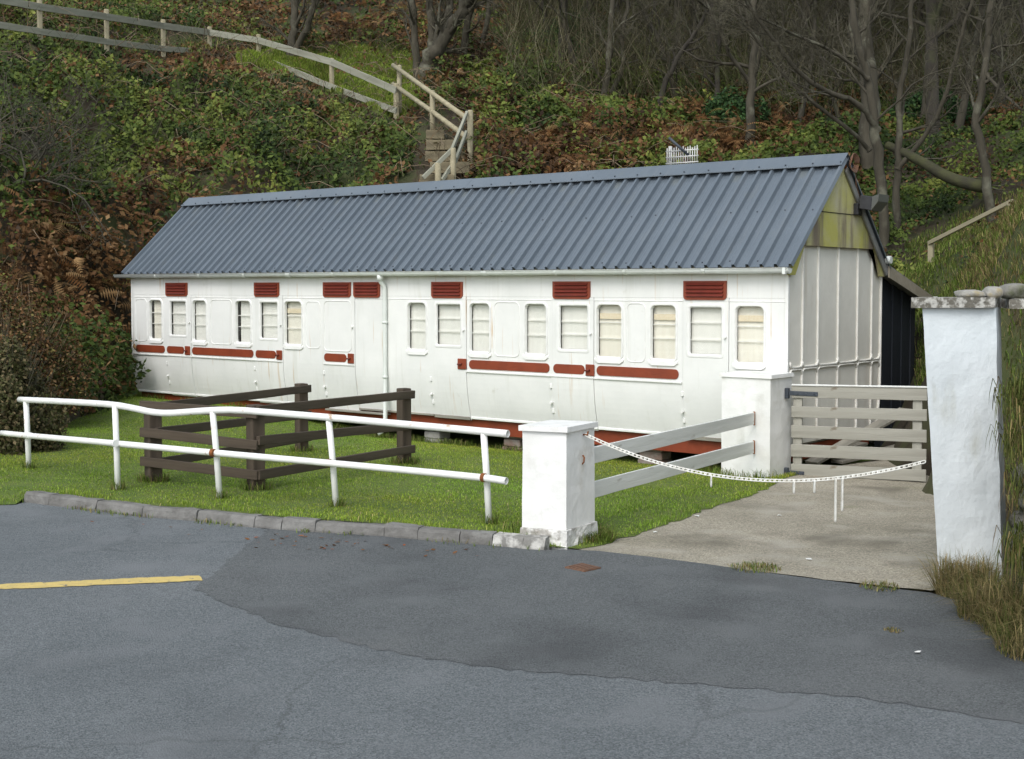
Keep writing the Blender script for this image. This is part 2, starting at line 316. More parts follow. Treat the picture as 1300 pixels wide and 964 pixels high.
def zl(y):
    y = np.asarray(y); return .1 - .22 * np.clip((y - 8.) / 6., 0, 1) - .14 * np.clip((y - 14.) / 1.1, 0, 1)
def zd(x, y):
    dep = np.asarray(x) * fh[0] + np.asarray(y) * fh[1]; return .012 - .125 * np.clip((dep - 9.3) / 5.5, 0, 1)
RAG = random.Random(3)
def rough_edge(pts, amp, step):
    o = []
    for a, b in zip(pts[:-1], pts[1:]):
        k = max(1, int(np.linalg.norm((np.array(b) - np.array(a))[:2]) / step)); o += [np.array(a) + (np.array(b) - np.array(a)) * j / k + np.array([RAG.uniform(-amp, amp), RAG.uniform(-amp, amp), 0]) for j in range(k)]
    return o + [np.array(pts[-1])]
LAWN = [LD(-30, 16), G(-420, 612), G(-160, 640), G(-40, 643), G(20, 641), KERB[0] * np.array([1, 1, 0]) + np.array([.0, -.01, 0])] + [k + np.array([-.03, .1, 0]) for k in KERB] + [G(735, 694)] + rough_edge(DRIVE[:15:-1], .05, .12) + DRIVE[15:12:-1] + [np.array([-7.2, 15.6, 0]), np.array([-7.2, 18, 0]), np.array([-26, 18, 0]), np.array([-34, 14, 0])]
LAWN = [p for p in LAWN if not (p[1] > 17 and p[0] > -7.1)]
def segdist(x, y, poly):
    x = np.asarray(x, float); y = np.asarray(y, float); best = np.full(x.shape, 1e9)
    for a, b in zip(poly[:-1], poly[1:]):
        ax, ay = a[0], a[1]; dx, dy = b[0] - ax, b[1] - ay; t_ = np.clip(((x - ax) * dx + (y - ay) * dy) / (dx * dx + dy * dy + 1e-9), 0, 1); best = np.minimum(best, np.hypot(x - ax - t_ * dx, y - ay - t_ * dy))
    return best
def lawnz(x, y):
    x = np.atleast_1d(np.asarray(x, float)); y = np.atleast_1d(np.asarray(y, float)); z = zl(y) + (fbm(x, y, 1.3) - .5) * .03 + .31 * np.clip((-14.8 - x) / 3.5, 0, 1) * np.clip((y - 12.) / 2.5, 0, 1)
    w = np.clip(segdist(x, y, DRIVE[13:] + [DRIVE[0]]) / .6, 0, 1); w = w * w * (3 - 2 * w); z = z * w + (zd(x, y) + .004) * (1 - w)
    w = np.clip(segdist(x, y, ROAD_EDGE[:4]) / .5, 0, 1); return z * w + .006 * (1 - w)
CP = []
for u, v, d in [(50, 56, 35), (135, 66, 37.5), (207, 66, 40), (265, 70, 42), (327, 76, 42), (421, 116, 39), (503, 148, 36), (556, 184, 33.5), (576, 224, 31), (556, 262, 28.6),
                (0, 440, 20.5), (70, 440, 24), (0, 330, 23.5), (110, 350, 26.5), (-150, 360, 19), (-120, 150, 26), (30, 300, 26), (150, 250, 31), (60, 180, 31), (250, 180, 35), (400, 180, 35), (330, 225, 31.5), (450, 215, 31.5), (230, 262, 29), (140, 300, 28),
                (650, 200, 33), (750, 190, 33), (850, 205, 32), (950, 200, 31), (1030, 200, 30), (700, 93, 41), (640, 78, 42), (760, 120, 39), (830, 150, 37),
                (1100, 235, 30), (1200, 250, 29), (1280, 180, 33), (1000, 150, 39), (1200, 100, 46), (1100, -20, 60), (800, 80, 47), (800, -30, 60), (545, 108, 41), (600, 20, 50), (450, 40, 49), (450, 85, 44), (380, 78, 43), (200, 20, 49), (0, 0, 44), (-200, -20, 44),
                (1250, 352, 14), (1290, 290, 16.5), (1290, 262, 20), (1230, 340, 18), (1185, 375, 21), (1172, 440, 20), (1169, 485, 18.8), (1190, 338, 24), (1260, 300, 24), (1400, 230, 18), (1400, 100, 30)]:
    CP.append(D(u, v, d))
for u in (-300, 0, 300, 650, 1000, 1300, 1600):
    CP.append(D(u, -190, 78)); CP.append(D(u, -290, 115))
for l, d, z in [(4.15, 9.7, 1.2), (4.8, 9.6, 2.15), (4.05, 7.5, 1.2), (5, 7, 2.), (3.0, 8.6, -.9), (3.5, 9.6, -.5), (3.6, 10.1, -.5), (3.35, 8.4, -.45), (-6.9, 20.6, -.5), (-7.5, 19.4, -.5), (-6.2, 22, -.4), (-7.2, 21.6, -.3), (2.5, 8, -1), (4.1, 5, 1.2), (5.7, 12, 2.3), (3.9, 11.4, -.7), (4.3, 12.8, -.7), (4.0, 10.6, -.6), (4.25, 11.6, -.8), (4.5, 12.6, -.8), (4.0, 10.2, -.7), (4.75, 13.8, -.8), (4.9, 15.4, -.8), (7, 10, 3), (7, 4, 2.5), (0, 8, -1.2), (-5, 9, -1.2), (-8, 10, -1), (0, 3, -1.2), (3, 3, -.8), (0, 14, -1), (-5, 14, -1), (3, 14, -1), (4.4, 14, -.7), (4.7, 16.5, -.7), (5.1, 18, -.4), (-7, 15, -.25), (-8.2, 15.5, .5), (-9.5, 14, .3), (-11, 12, .2), (-9, 18, 2.2)]:
    CP.append(LD(l, d, z))
for x in (-22.5, -20, -17, -14, -11, -8): CP.append(np.array([x, 18.6, -.25])); CP.append(np.array([x, 15.5, -1.1]))
for x in (-20, -16, -12, -9): CP.append(np.array([x, 20.2, 1.5]))
CP.append(np.array([-22.3, 15.5, -.1])); CP.append(np.array([-23.4, 16.3, .8])); CP.append(np.array([-22.3, 12.5, .1]))
CP = np.array(CP)
def _rbf():
    P = CP[:, :2]; n = len(P); A = np.zeros((n + 3, n + 3)); A[:n, :n] = np.sqrt(((P[:, None] - P[None]) ** 2).sum(-1)) + np.eye(n) * -.05
    A[:n, n] = 1; A[:n, n + 1:] = P; A[n, :n] = 1; A[n + 1:, :n] = P.T; b = np.zeros(n + 3); b[:n] = CP[:, 2]; return np.linalg.solve(A, b)
RW = _rbf()
def hill(x, y):
    x = np.atleast_1d(np.asarray(x, float)); y = np.atleast_1d(np.asarray(y, float)); out = np.zeros(x.shape)
    sh = x.shape; x = x.ravel(); y = y.ravel(); n = len(CP); o = np.zeros(len(x))
    for i in range(0, len(x), 20000):
        xx = x[i:i + 20000]; yy = y[i:i + 20000]
        o[i:i + 20000] = np.sqrt((xx[:, None] - CP[None, :, 0]) ** 2 + (yy[:, None] - CP[None, :, 1]) ** 2) @ RW[:n] + RW[n] + RW[n + 1] * xx + RW[n + 2] * yy
    o = o + (fbm(x, y, .45) - .5) * .6 + (vn(x, y, 1.15) - .5) * .55 * np.clip((o - .6) / 1.5, 0, 1)
    return o.reshape(sh)
def tz(x, y, sub=False):
    x = np.atleast_1d(np.asarray(x, float)); y = np.atleast_1d(np.asarray(y, float))
    fl = np.where(inpoly(x, y, LAWN), lawnz(x, y), -.2)
    if sub: fl = np.where(inpoly(x, y, LAWN), fl - .12, fl)
    else: fl = np.where(inpoly(x, y, DRIVE), zd(x, y), fl); fl = np.where(inpoly(x, y, ROAD), 0, fl)
    if sub: fl = np.where(inpoly(x, y, DRIVE), zd(x, y) - .1, fl); fl = np.where(inpoly(x, y, ROAD), -.1, fl)
    h = hill(x, y); k = .12; a = np.clip(.5 + .5 * (h - fl) / k, 0, 1)
    return fl * (1 - a) + h * a + k * a * (1 - a)
def tz1(x, y): return float(tz([x], [y])[0])
def GL(u, v):
    z = 0.
    for _ in range(6):
        p = G(u, v, z); z = tz1(p[0], p[1])
    p[2] = z; return p

deps = np.concatenate([np.arange(3, 18, .16), np.arange(18, 50, .4), np.arange(50, 125, 1.6)]); ss = np.linspace(-1, 1, 230)
Dg, Sg = np.meshgrid(deps, ss, indexing='ij'); Lg = Sg * (Dg * .5 + 6)
Xg = Lg * rt[0] + Dg * fh[0]; Yg = Lg * rt[1] + Dg * fh[1]; Zg = tz(Xg.ravel(), Yg.ravel(), True)
V = np.stack([Xg.ravel(), Yg.ravel(), Zg], 1); nd, ns = Dg.shape
I = (np.arange(nd - 1)[:, None] * ns + np.arange(ns - 1)[None]).ravel(); Fq = np.stack([I, I + 1, I + ns + 1, I + ns], 1)
me = npmesh('ground', V, Fq, None, 'soil', True); me.materials.append(MATS['lawn_base']); fc = V[Fq].mean(1); fu, fv = pix(fc)
me.polygons.foreach_set('material_index', (inpoly(fu, fv, [(300, 70), (345, 64), (400, 66), (440, 58), (515, 66), (560, 96), (540, 125), (505, 155), (430, 118), (375, 95), (300, 82)]) & (fc @ fh > 33)).astype(np.int32))
tag(link('ground', me), 'sloping earth ground rising from the lawn into the steep bank', kind='structure')

from mathutils.geometry import delaunay_2d_cdt
gx, gy = np.meshgrid(np.arange(-30, -6, .3), np.arange(4, 18, .3)); gx = gx.ravel() + NR.uniform(-.05, .05, gx.size); gy = gy.ravel() + NR.uniform(-.05, .05, gy.size)
ok = inpoly(gx, gy, LAWN) & inpoly(gx + .08, gy, LAWN) & inpoly(gx - .08, gy, LAWN) & inpoly(gx, gy + .08, LAWN) & inpoly(gx, gy - .08, LAWN)
nl = len(LAWN); pts = [Vector((float(p[0]), float(p[1]))) for p in LAWN] + [Vector((float(a), float(b))) for a, b in zip(gx[ok], gy[ok])]
cv, ce, cf, *_ = delaunay_2d_cdt(pts, [], [list(range(nl))], 1, 1e-5)
cx_ = np.array([v.x for v in cv]); cy_ = np.array([v.y for v in cv]); zz_ = lawnz(cx_, cy_)
me = bpy.data.meshes.new('lawn'); me.from_pydata([(a, b, float(c)) for a, b, c in zip(cx_, cy_, zz_)], [], [tuple(f) for f in cf]); me.update()
bm = bmesh.new(); bm.from_mesh(me); bmesh.ops.recalc_face_normals(bm, faces=bm.faces)
if sum(f.normal.z for f in bm.faces) < 0: bmesh.ops.reverse_faces(bm, faces=bm.faces)
bm.to_mesh(me); bm.free()
tag(link('lawn', me, None, None, 'lawn_base'), 'short green lawn between kerb and carriage', kind='structure')
def sheet(name, poly, z, m, parent=None, kind='structure', zf=None, label=None):
    me = bpy.data.meshes.new(name); me.from_pydata([(float(p[0]), float(p[1]), float(zf(p[0], p[1]) if zf else z)) for p in poly], [], [tuple(range(len(poly)))])
    bm = bmesh.new(); bm.from_mesh(me); bmesh.ops.triangulate(bm, faces=bm.faces); bmesh.ops.recalc_face_normals(bm, faces=bm.faces)
    if sum(f.normal.z for f in bm.faces) < 0: bmesh.ops.reverse_faces(bm, faces=bm.faces)
    bm.to_mesh(me); bm.free(); o = link(name, me, parent, None, m)
    if parent is None: tag(o, label, kind=kind)
    return o
def ragged(poly, amp, step, closed=True):
    out = []; n = len(poly)
    for i in range(n if closed else n - 1):
        a = np.array(poly[i][:2]); b = np.array(poly[(i + 1) % n][:2]); k = max(1, int(np.linalg.norm(b - a) / step))
        for j in range(k):
            p = a + (b - a) * j / k; out.append((p[0] + R.uniform(-amp, amp), p[1] + R.uniform(-amp, amp)))
    if not closed: out.append(tuple(poly[-1][:2]))
    return out
sheet('road', [p for p in ROAD], 0., 'asphalt_old', label='grey tarmac road in the foreground')
# newer, darker surfacing laid over the older road: ragged seam
seam = [G(352, 664), G(318, 690), G(285, 715), G(248, 750), G(300, 772), G(352, 792), G(430, 812), G(520, 834), G(640, 850), G(760, 860), G(930, 873), G(1120, 890), G(1330, 925)]
kk = [k for k in KERB if k[0] > seam[0][0]]
edge = [p for p in ROAD_EDGE if p[0] > G(690, 690)[0] + .01]
new = ragged(seam, .032, .06, False) + [tuple(G(1490, 905)[:2])] + [tuple(p[:2]) for p in edge[::-1]][1:] + [(k[0] , k[1] - .004) for k in kk[::-1]]
sheet('resurfaced_road', new, .0035, 'asphalt_new', label='darker newer tarmac patch with a ragged seam')
yl = [G(-60, 744), G(0, 742.5), G(60, 740), G(130, 736.5), G(192, 734), G(255, 731.5), G(256, 738), G(192, 741), G(130, 743), G(60, 747), G(0, 749), G(-60, 752)]
sheet('yellow_line', ragged(yl, .012, .05), .005, 'yellow_paint', label='worn yellow line painted on the road')
dpoly = ragged(DRIVE[:8], .018, .1, False) + [tuple(p[:2]) for p in DRIVE[8:16]] + [(p[0] - .35, p[1] + .1) for p in DRIVE[16:]] + [(DRIVE[0][0] - .2, DRIVE[0][1] + .15)]
sheet('driveway', dpoly, 0, 'concrete', zf=lambda x, y: float(zd(x, y)), label='pale concrete drive running up to the gate')

# kerb, stone by stone
kr = empty('kerb', KERB[0] * np.array([1, 1, 0])); tag(kr, 'row of grey kerb stones along the lawn edge', kind='structure')
for i in range(len(KERB) - 1):
    a, b = KERB[i], KERB[i + 1]; t = (b - a); t /= np.linalg.norm(t); n_ = np.array([-t[1], t[0], 0]); gap = .006
    gap = .004; a2 = a + t * gap + n_ * R.uniform(-.006, .006); b2 = b - t * gap + n_ * R.uniform(-.006, .006); wd_ = .125; dz = R.uniform(-.008, .008)
    mb = MB(); n = max(2, int(np.linalg.norm(b2 - a2) / .12)); rows = []
    for j in range(n + 1):
        p = a2 + (b2 - a2) * j / n; q = lambda: R.uniform(-.006, .006)
        base = -.14
        rows.append([(p[0] - n_[0] * .012, p[1] - n_[1] * .012, base), (p[0] - n_[0] * .012 + q(), p[1] - n_[1] * .012 + q(), .02), (p[0] + n_[0] * (.004 + q()), p[1] + n_[1] * .004 + q(), .078 + dz + q()), (p[0] + n_[0] * .022, p[1] + n_[1] * .022, .1 + dz + q()), (p[0] + n_[0] * wd_, p[1] + n_[1] * wd_, .1 + dz + q()), (p[0] + n_[0] * wd_, p[1] + n_[1] * wd_, base)])
    vs = [v for r_ in rows for v in r_]; fs = [(j * 6 + k, j * 6 + (k + 1) % 6, (j + 1) * 6 + (k + 1) % 6, (j + 1) * 6 + k) for j in range(n) for k in range(6)]
    fs += [tuple(range(6)), tuple(n * 6 + k for k in range(6))]
    mb.add(vs, fs); mb.build('kerb_stone', 'kerb_limed' if i >= 11 else 'kerb_stone', kr)

# ------------------------------------------------------------------ the railway carriage
Y0 = 14.85
def sx(u, v=400): return PY(u, v, Y0)[0]
def sz(u, v): return PY(u, v, Y0)[2]
XL, XR = sx(168), sx(1000)
ZB = .19; ZT = 2.40
def tumble(z):
    d = max(0., (1.0 - z) / .85); return .125 * d ** 2.0
Y1 = Y0 + 2.9
CR = empty('railway_carriage', ((XL + XR) / 2, (Y0 + Y1) / 2, 0), 'old white railway carriage with red trim under a blue-grey metal roof', 'railway carriage')
def side_sheet(name, x0, x1, z0, z1, holes, off, m, parent, thick=.03):
    xs = sorted(set([x0, x1] + [h[0] for h in holes] + [h[1] for h in holes])); xs2 = []
    for a, b in zip(xs[:-1], xs[1:]):
        k = max(1, int((b - a) / .35)); xs2 += [a + (b - a) * j / k for j in range(k)]
    xs2.append(xs[-1])
    zs = sorted(set([z0, z1] + [h[2] for h in holes] + [h[3] for h in holes] + [z0 + (1. - z0) * j / 10 for j in range(1, 11) if z0 < z0 + (1. - z0) * j / 10 < z1]))
    V = []; idx = {}
    def vid(i, j, k):
        key = (i, j, k)
        if key not in idx:
            x, z = xs2[i], zs[j]; idx[key] = len(V); w = .006 * nz3(x * .9, z * 1.6, 3) if z < 1.05 else 0
            V.append((x, Y0 - off + tumble(z) + w + (thick if k else 0), z))
        return idx[key]
    nx, nzz = len(xs2) - 1, len(zs) - 1; solid = {}
    for i in range(nx):
        for j in range(nzz):
            cx, cz = (xs2[i] + xs2[i + 1]) / 2, (zs[j] + zs[j + 1]) / 2
            solid[i, j] = not any(h[0] < cx < h[1] and h[2] < cz < h[3] for h in holes)
    Fs = []
    for (i, j), s in solid.items():
        if not s: continue
        Fs.append((vid(i, j, 0), vid(i + 1, j, 0), vid(i + 1, j + 1, 0), vid(i, j + 1, 0))); Fs.append((vid(i, j, 1), vid(i, j + 1, 1), vid(i + 1, j + 1, 1), vid(i + 1, j, 1)))
        if not solid.get((i, j - 1)): Fs.append((vid(i, j, 0), vid(i, j, 1), vid(i + 1, j, 1), vid(i + 1, j, 0)))
        if not solid.get((i, j + 1)): Fs.append((vid(i, j + 1, 0), vid(i + 1, j + 1, 0), vid(i + 1, j + 1, 1), vid(i, j + 1, 1)))
        if not solid.get((i - 1, j)): Fs.append((vid(i, j, 0), vid(i, j + 1, 0), vid(i, j + 1, 1), vid(i, j, 1)))
        if not solid.get((i + 1, j)): Fs.append((vid(i + 1, j, 0), vid(i + 1, j, 1), vid(i + 1, j + 1, 1), vid(i + 1, j + 1, 0)))
    mb = MB(); mb.add(V, Fs); o = mb.build(name, m, parent); return o
# windows: outer frame in photo pixels, kind f = fixed light, d = door drop-light
WIN = [(189, 207, 'f'), (214, 238.5, 'd'), (243.5, 263.5, 'f'), (298, 320, 'f'), (328, 355, 'd'), (360, 385, 'f'), (516, 543, 'f'), (551, 588, 'd'), (594.6, 624, 'f'), (664.6, 696, 'f'), (706.6, 750, 'd'), (755.6, 792, 'f'), (824, 861, 'f'), (871, 921, 'd'), (931, 973, 'f')]
ZW1 = 1.992; ZW0 = {'f': 1.168, 'd': 1.262}
wins = []
for u0, u1, k in WIN: wins.append((sx(u0), sx(u1), ZW0[k], ZW1, k))
DOORS = [(211.5, 243), (323, 359.5), (411, 451), (547, 592.5), (700, 754.5), (867, 926)]
DX = [(sx(a), sx(b)) for a, b in DOORS]
segs = []; xprev = XL
for a, b in DX: segs.append((xprev, a, 0)); segs.append((a, b, 1)); xprev = b
segs.append((xprev, XR, 0))
FW = .030; doorobj = {}; wallobj = []
for x0, x1, isd in segs:
    hs_ = []
    for w in wins:
        c = (w[0] + w[1]) / 2
        if x0 < c < x1: hs_.append((w[0] + FW, w[1] - FW, w[2] + FW, w[3] - FW))
    if isd: o = side_sheet('door', x0 + .007, x1 - .007, ZB - .015, 2.06, hs_, .008, 'coach_paint', CR); doorobj[(x0, x1)] = o
    else: o = side_sheet('side_panel', x0, x1, ZB, 2.06, hs_, 0., 'coach_paint', CR); wallobj.append((x0, x1, o))
side_sheet('cornice_panel', XL, XR, 2.062, ZT, [], .002, 'coach_paint', CR)
def ring(name, outer, inner, y_front, y_wall, y_back, m, parent):
    n = len(outer); mb = MB(); rows = [[(x, y_wall, z) for x, z in outer], [((x * .7 + a * .3), y_front, (z * .7 + b * .3)) for (x, z), (a, b) in zip(outer, inner)], [((x * .25 + a * .75), y_front, (z * .25 + b * .75)) for (x, z), (a, b) in zip(outer, inner)], [(x, y_wall, z) for x, z in inner], [(x, y_back, z) for x, z in inner]]
    vs = [v for r_ in rows for v in r_]; fs = [(k * n + j, k * n + (j + 1) % n, (k + 1) * n + (j + 1) % n, (k + 1) * n + j) for k in range(4) for j in range(n)]
    mb.add(vs, fs, False); return mb.build(name, m, parent)
inte = MB().box(XL + .06, XR - .06, Y0 + .35, Y0 + .38, .9, 2.3).build('inner_partition', 'interior', CR)
for wi, (x0, x1, z0, z1, k) in enumerate(wins):
    cx, cz, w, h = (x0 + x1) / 2, (z0 + z1) / 2, x1 - x0, z1 - z0; off = .008 if k == 'd' else 0.
    yw = Y0 - off + tumble(cz)
    if k == 'f': f_ = ring('window', rrect(w, h, .10, 5, cx, cz), rrect(w - 2 * FW - .02, h - 2 * FW - .02, .07, 5, cx, cz), yw - .018, yw + .004, yw + .04, 'bead_paint', CR)
    else: f_ = ring('window', rrect(w, h, .06, 5, cx, cz), rrect(w - .115, h - .115, .025, 5, cx, cz), yw - .006, yw + .006, yw + .035, 'bead_paint', CR)
    ins = (FW + .004) if k == 'f' else .052
    MB().box(x0 + ins - .01, x1 - ins + .01, yw + .036, yw + .040, z0 + ins - .01, z1 - ins + .01).build('pane', 'window_glass', f_)
    if k == 'f':     # projecting sill with chamfered ends
        MB().add([(x0 - .012, yw + .01, z0 + .07), (x1 + .012, yw + .01, z0 + .07), (x1 + .012, yw + .01, z0 + .01), (x1 - .05, yw + .01, z0 - .03), (x0 + .05, yw + .01, z0 - .03), (x0 - .012, yw + .01, z0 + .01),
                  (x0, yw - .019, z0 + .03), (x1, yw - .019, z0 + .03), (x1, yw - .02, z0 + .012), (x1 - .055, yw - .022, z0 - .022), (x0 + .055, yw - .022, z0 - .022), (x0, yw - .02, z0 + .012)],
                 [(6, 7, 8, 9, 10, 11), (0, 1, 7, 6), (1, 2, 8, 7), (2, 3, 9, 8), (3, 4, 10, 9), (4, 5, 11, 10), (5, 0, 6, 11)]).build('sill', 'bead_paint', f_)
    # pleated blind with three cords of fold, drawn down behind the pane
    bl = MB(); zt, zb = z1 - .02, z0 + .02; nf = 4; rows = []; gapL = .045 if (k == 'f' and wi in (0, 3)) else .0
    zz = []; yy = []
    fo = [.36, .66] if k == 'd' else [.33, .60]; fo = [f + R.uniform(-.02, .02) for f in fo]
    for j in range(41):
        t_ = j / 40; z = zt + (zb - zt) * t_; y = .0
        for f in fo: y -= .008 * math.exp(-((t_ - f) / .02) ** 2)
        rows.append([(x, Y0 + .075 + y + .004 * math.sin((x - x0) * 60 + wi), z) for x in np.linspace(x0 + gapL + (.03 if k == 'f' else .04), x1 - .015, 13)])
    bl.add([v for r_ in rows for v in r_], [(a * 13 + b, a * 13 + b + 1, (a + 1) * 13 + b + 1, (a + 1) * 13 + b) for a in range(40) for b in range(12)], True)
    bl.build('blind', 'blind_warm' if wi in (0, 5, 11, 12, 14) else 'blind', f_, fix=False)
    for f in fo: MB().box(x0 + .04, x1 - .015, Y0 + .046, Y0 + .050, zt + (zb - zt) * f - .006, zt + (zb - zt) * f + .006).build('blind_fold', 'bead_paint', f_)
    if wi in (5, 11, 14, 12): MB().box(x0 + .05, x1 - .02, Y0 + .0475, Y0 + .0525, zt - (zt - zb) * .27, zt - (zt - zb) * .17).build('blind_trim', 'blind_trim', f_)
# raised round-cornered beading of the blank panels
for u0, u1, za, zb_ in [(172, 187, 1.17, 1.985), (267, 295, 1.17, 1.985), (388, 407, 1.17, 1.97), (411.5, 447, 1.14, 1.985), (627, 660, 1.17, 1.99), (795, 820, 1.17, 1.99), (455, 485, .9, 1.9)][:6]:
    x0, x1 = sx(u0), sx(u1); cx, cz = (x0 + x1) / 2, (za + zb_) / 2; w, h = x1 - x0, zb_ - za; off = .008 if u0 == 411.5 else 0
    ring('panel_beading', rrect(w, h, .09, 5, cx, cz), rrect(w - .036, h - .036, .075, 5, cx, cz), Y0 - off - .008, Y0 - off + .002, Y0 - off + .003, 'bead_paint', CR)
# eaves ventilators: red hood plate with a bulged louvre
for u0, u1 in [(211, 238.5), (323.5, 355), (411, 446), (449.5, 483), (548.5, 588), (702.5, 750), (868.5, 923)]:
    x0, x1 = sx(u0, 367), sx(u1, 367); z0, z1 = 2.035, 2.285; cx, cz, w, h = (x0 + x1) / 2, (z0 + z1) / 2, x1 - x0, z1 - z0
    pl = rrect(w, h, .05, 4, cx, cz); pl = [(x, (z1 if z > cz else z)) for x, z in pl]; n = len(pl); dx_ = [(x0 + (0 if x < cx else 0) if z > cz and False else x, z) for x, z in pl]
    mb = MB(); yb = Y0 - .002
    mb.add([(x, yb, z) for x, z in pl] + [(x, yb - .022, z) for x, z in pl] , [(j, (j + 1) % n, n + (j + 1) % n, n + j) for j in range(n)] + [tuple(range(n, 2 * n))])
    v_ = mb.build('ventilator', 'red_paint', CR)
    for k_ in range(4):      # four louvre blades stepping out
        za = z1 - .022 - k_ * .050; o_ = .034
        MB().add([(x0 + .035, yb - .024, za), (x1 - .035, yb - .024, za), (x1 - .05, yb - o_ - .012, za - .030), (x0 + .05, yb - o_ - .012, za - .030), (x0 + .05, yb - .024, za - .043), (x1 - .05, yb - .024, za - .043)],
                 [(0, 1, 2, 3), (3, 2, 5, 4), (0, 3, 4), (1, 5, 2)]).build('louvre', 'vent_paint', v_)
# waist: red inset strips, lock plates, bead
zwa, zwb = .970, 1.104
for u0, u1 in [(173.5, 209.5), (212.5, 234.5), (244.5, 322), (325, 351), (412, 440.5), (596, 698), (703, 743), (758, 862)]:
    x0, x1 = sx(u0, 450), sx(u1, 450); pl = rrect(x1 - x0, zwb - zwa, .064, 5, (x0 + x1) / 2, (zwa + zwb) / 2); n = len(pl)
    mb = MB(); mb.add([(x, Y0 + .002, z) for x, z in pl] + [(x, Y0 - .013, z) for x, z in pl], [(j, (j + 1) % n, n + (j + 1) % n, n + j) for j in range(n)] + [tuple(range(n, 2 * n))]); s_ = mb.build('waist_strip', 'red_paint', CR)
for u0, u1 in [(236, 242.3), (352, 359), (442.5, 450), (582, 593), (744.5, 755.5)]:
    x0, x1 = sx(u0, 450), sx(u1, 450); p_ = MB().box(x0, x1, Y0 - .030, Y0 - .006, .955, 1.118).build('lock_plate', 'red_paint', CR, bevel=.008)
    MB().tube([((x0 + x1) / 2, Y0 - .03, 1.037), ((x0 + x1) / 2, Y0 - .055, 1.037), ((x0 + x1) / 2 - .06, Y0 - .058, 1.03)], .013, 8).build('door_handle', 'vent_paint', p_)
def strip(name, u0, u1, z, hh, out, m):
    x0, x1 = sx(u0, 470), sx(u1, 470); yb = Y0 + tumble(z); return MB().box(x0, x1, yb - out, yb + .02, z - hh / 2, z + hh / 2).build(name, m, CR, bevel=.004)
for u0, u1 in [(170, 243), (243.6, 359), (411.5, 450.5), (592.7, 700), (700.3, 754.3), (754.7, 866)]: strip('waist_bead', u0, u1, .928, .026, .022, 'bead_paint')
strip('waist_bead', 168.5, 1000, 2.018, .010, .008, 'bead_paint')
for u0, u1 in [(169, 242.6), (243.5, 410), (593, 699.5), (700.5, 754), (755, 866.5)]: strip('bottom_bead', u0, u1, ZB + .022, .034, .02, 'bead_paint')
strip('bottom_bead', 451, 546, ZB + .02, .03, .03, 'timber_worn'); strip('worn_step_board', 411, 488, ZB - .03, .03, .10, 'timber_worn'); strip('worn_step_board', 547, 592, ZB + .01, .05, .03, 'timber_worn'); strip('worn_step_board', 868, 925, ZB + .0, .05, .03, 'timber_worn')
# door hinges and bump stops
for a, b in DX:
    for z in (.42, .78):
        MB().box(a - .02, a + .02, Y0 + tumble(z) - .022, Y0 + tumble(z) + .01, z - .035, z + .035).build('hinge', 'bead_paint', doorobj[(a, b)], bevel=.006)
    MB().tube([(a - .005, Y0 + tumble(.5) - .006, .54), (a - .005, Y0 + tumble(.5) - .06, .54)], .022, 8).build('door_stop', 'bead_paint', doorobj[(a, b)])
    MB().tube([(b - .05, Y0 - .008, 1.55), (b - .05, Y0 - .045, 1.55)], .016, 8).build('door_knob', 'bead_paint', doorobj[(a, b)])
# corner posts, end walls, back wall, floor, solebar
MB().add([(XR - .03, Y0 - .012 + tumble(z), z) for z in np.linspace(ZB, 2.4, 14)] + [(XR + .012, Y0 - .012 + tumble(z), z) for z in np.linspace(ZB, 2.4, 14)] + [(XR + .012, Y0 + .03 + tumble(z), z) for z in np.linspace(ZB, 2.4, 14)],
         [(j, 14 + j, 15 + j, j + 1) for j in range(13)] + [(14 + j, 28 + j, 29 + j, 15 + j) for j in range(13)]).build('corner_post', 'bead_paint', CR)
MB().add([(XL - .014, Y0 - .012 + tumble(z), z) for z in np.linspace(ZB, 2.4, 14)] + [(XL + .035, Y0 - .012 + tumble(z), z) for z in np.linspace(ZB, 2.4, 14)] + [(XL - .014, Y0 + .05 + tumble(z), z) for z in np.linspace(ZB, 2.4, 14)],
         [(j, 14 + j, 15 + j, j + 1) for j in range(13)] + [(j, j + 1, 29 + j, 28 + j) for j in range(13)]).build('corner_post', 'bead_paint', CR)
def endwall(x, nm, m):
    zs = list(np.linspace(ZB, 1., 9)) + [2.45]; f = [(Y0 + .015 + tumble(z), z) for z in zs] + [(Y0 + .36, 2.78)]; b = [(Y1 - .36, 2.78)] + [(Y1 - .015 - tumble(z), z) for z in zs][::-1]; pl = f + b; n = len(pl)
    return MB().add([(x - .02, y, z) for y, z in pl] + [(x, y, z) for y, z in pl], [(j, (j + 1) % n, n + (j + 1) % n, n + j) for j in range(n)] + [tuple(range(n)), tuple(range(n, 2 * n))]).build(nm, m, CR)
endwall(XR - .004, 'end_wall', 'end_paint'); endwall(XL + .024, 'end_wall', 'end_paint')
MB().box(XL + .02, XR - .026, Y1 - .03, Y1, ZB, 2.4).build('back_wall', 'end_paint', CR)
MB().box(XL + .03, XR - .03, Y0 + .24, Y1 - .2, ZB - .03, ZB + .03).build('floor_frame', 'timber_worn', CR)
MB().box(XL + .05, XR - .05, Y0 + .16, Y0 + .24, -.03, ZB - .002).build('solebar', 'red_paint', CR); MB().box(XL + .05, XR - .05, Y1 - .3, Y1 - .24, -.03, ZB - .002).build('solebar', 'red_paint', CR)
MB().box(XR - .12, XR - .04, Y0 + .25, Y1 - .31, -.03, ZB - .04).build('buffer_beam', 'red_paint', CR)
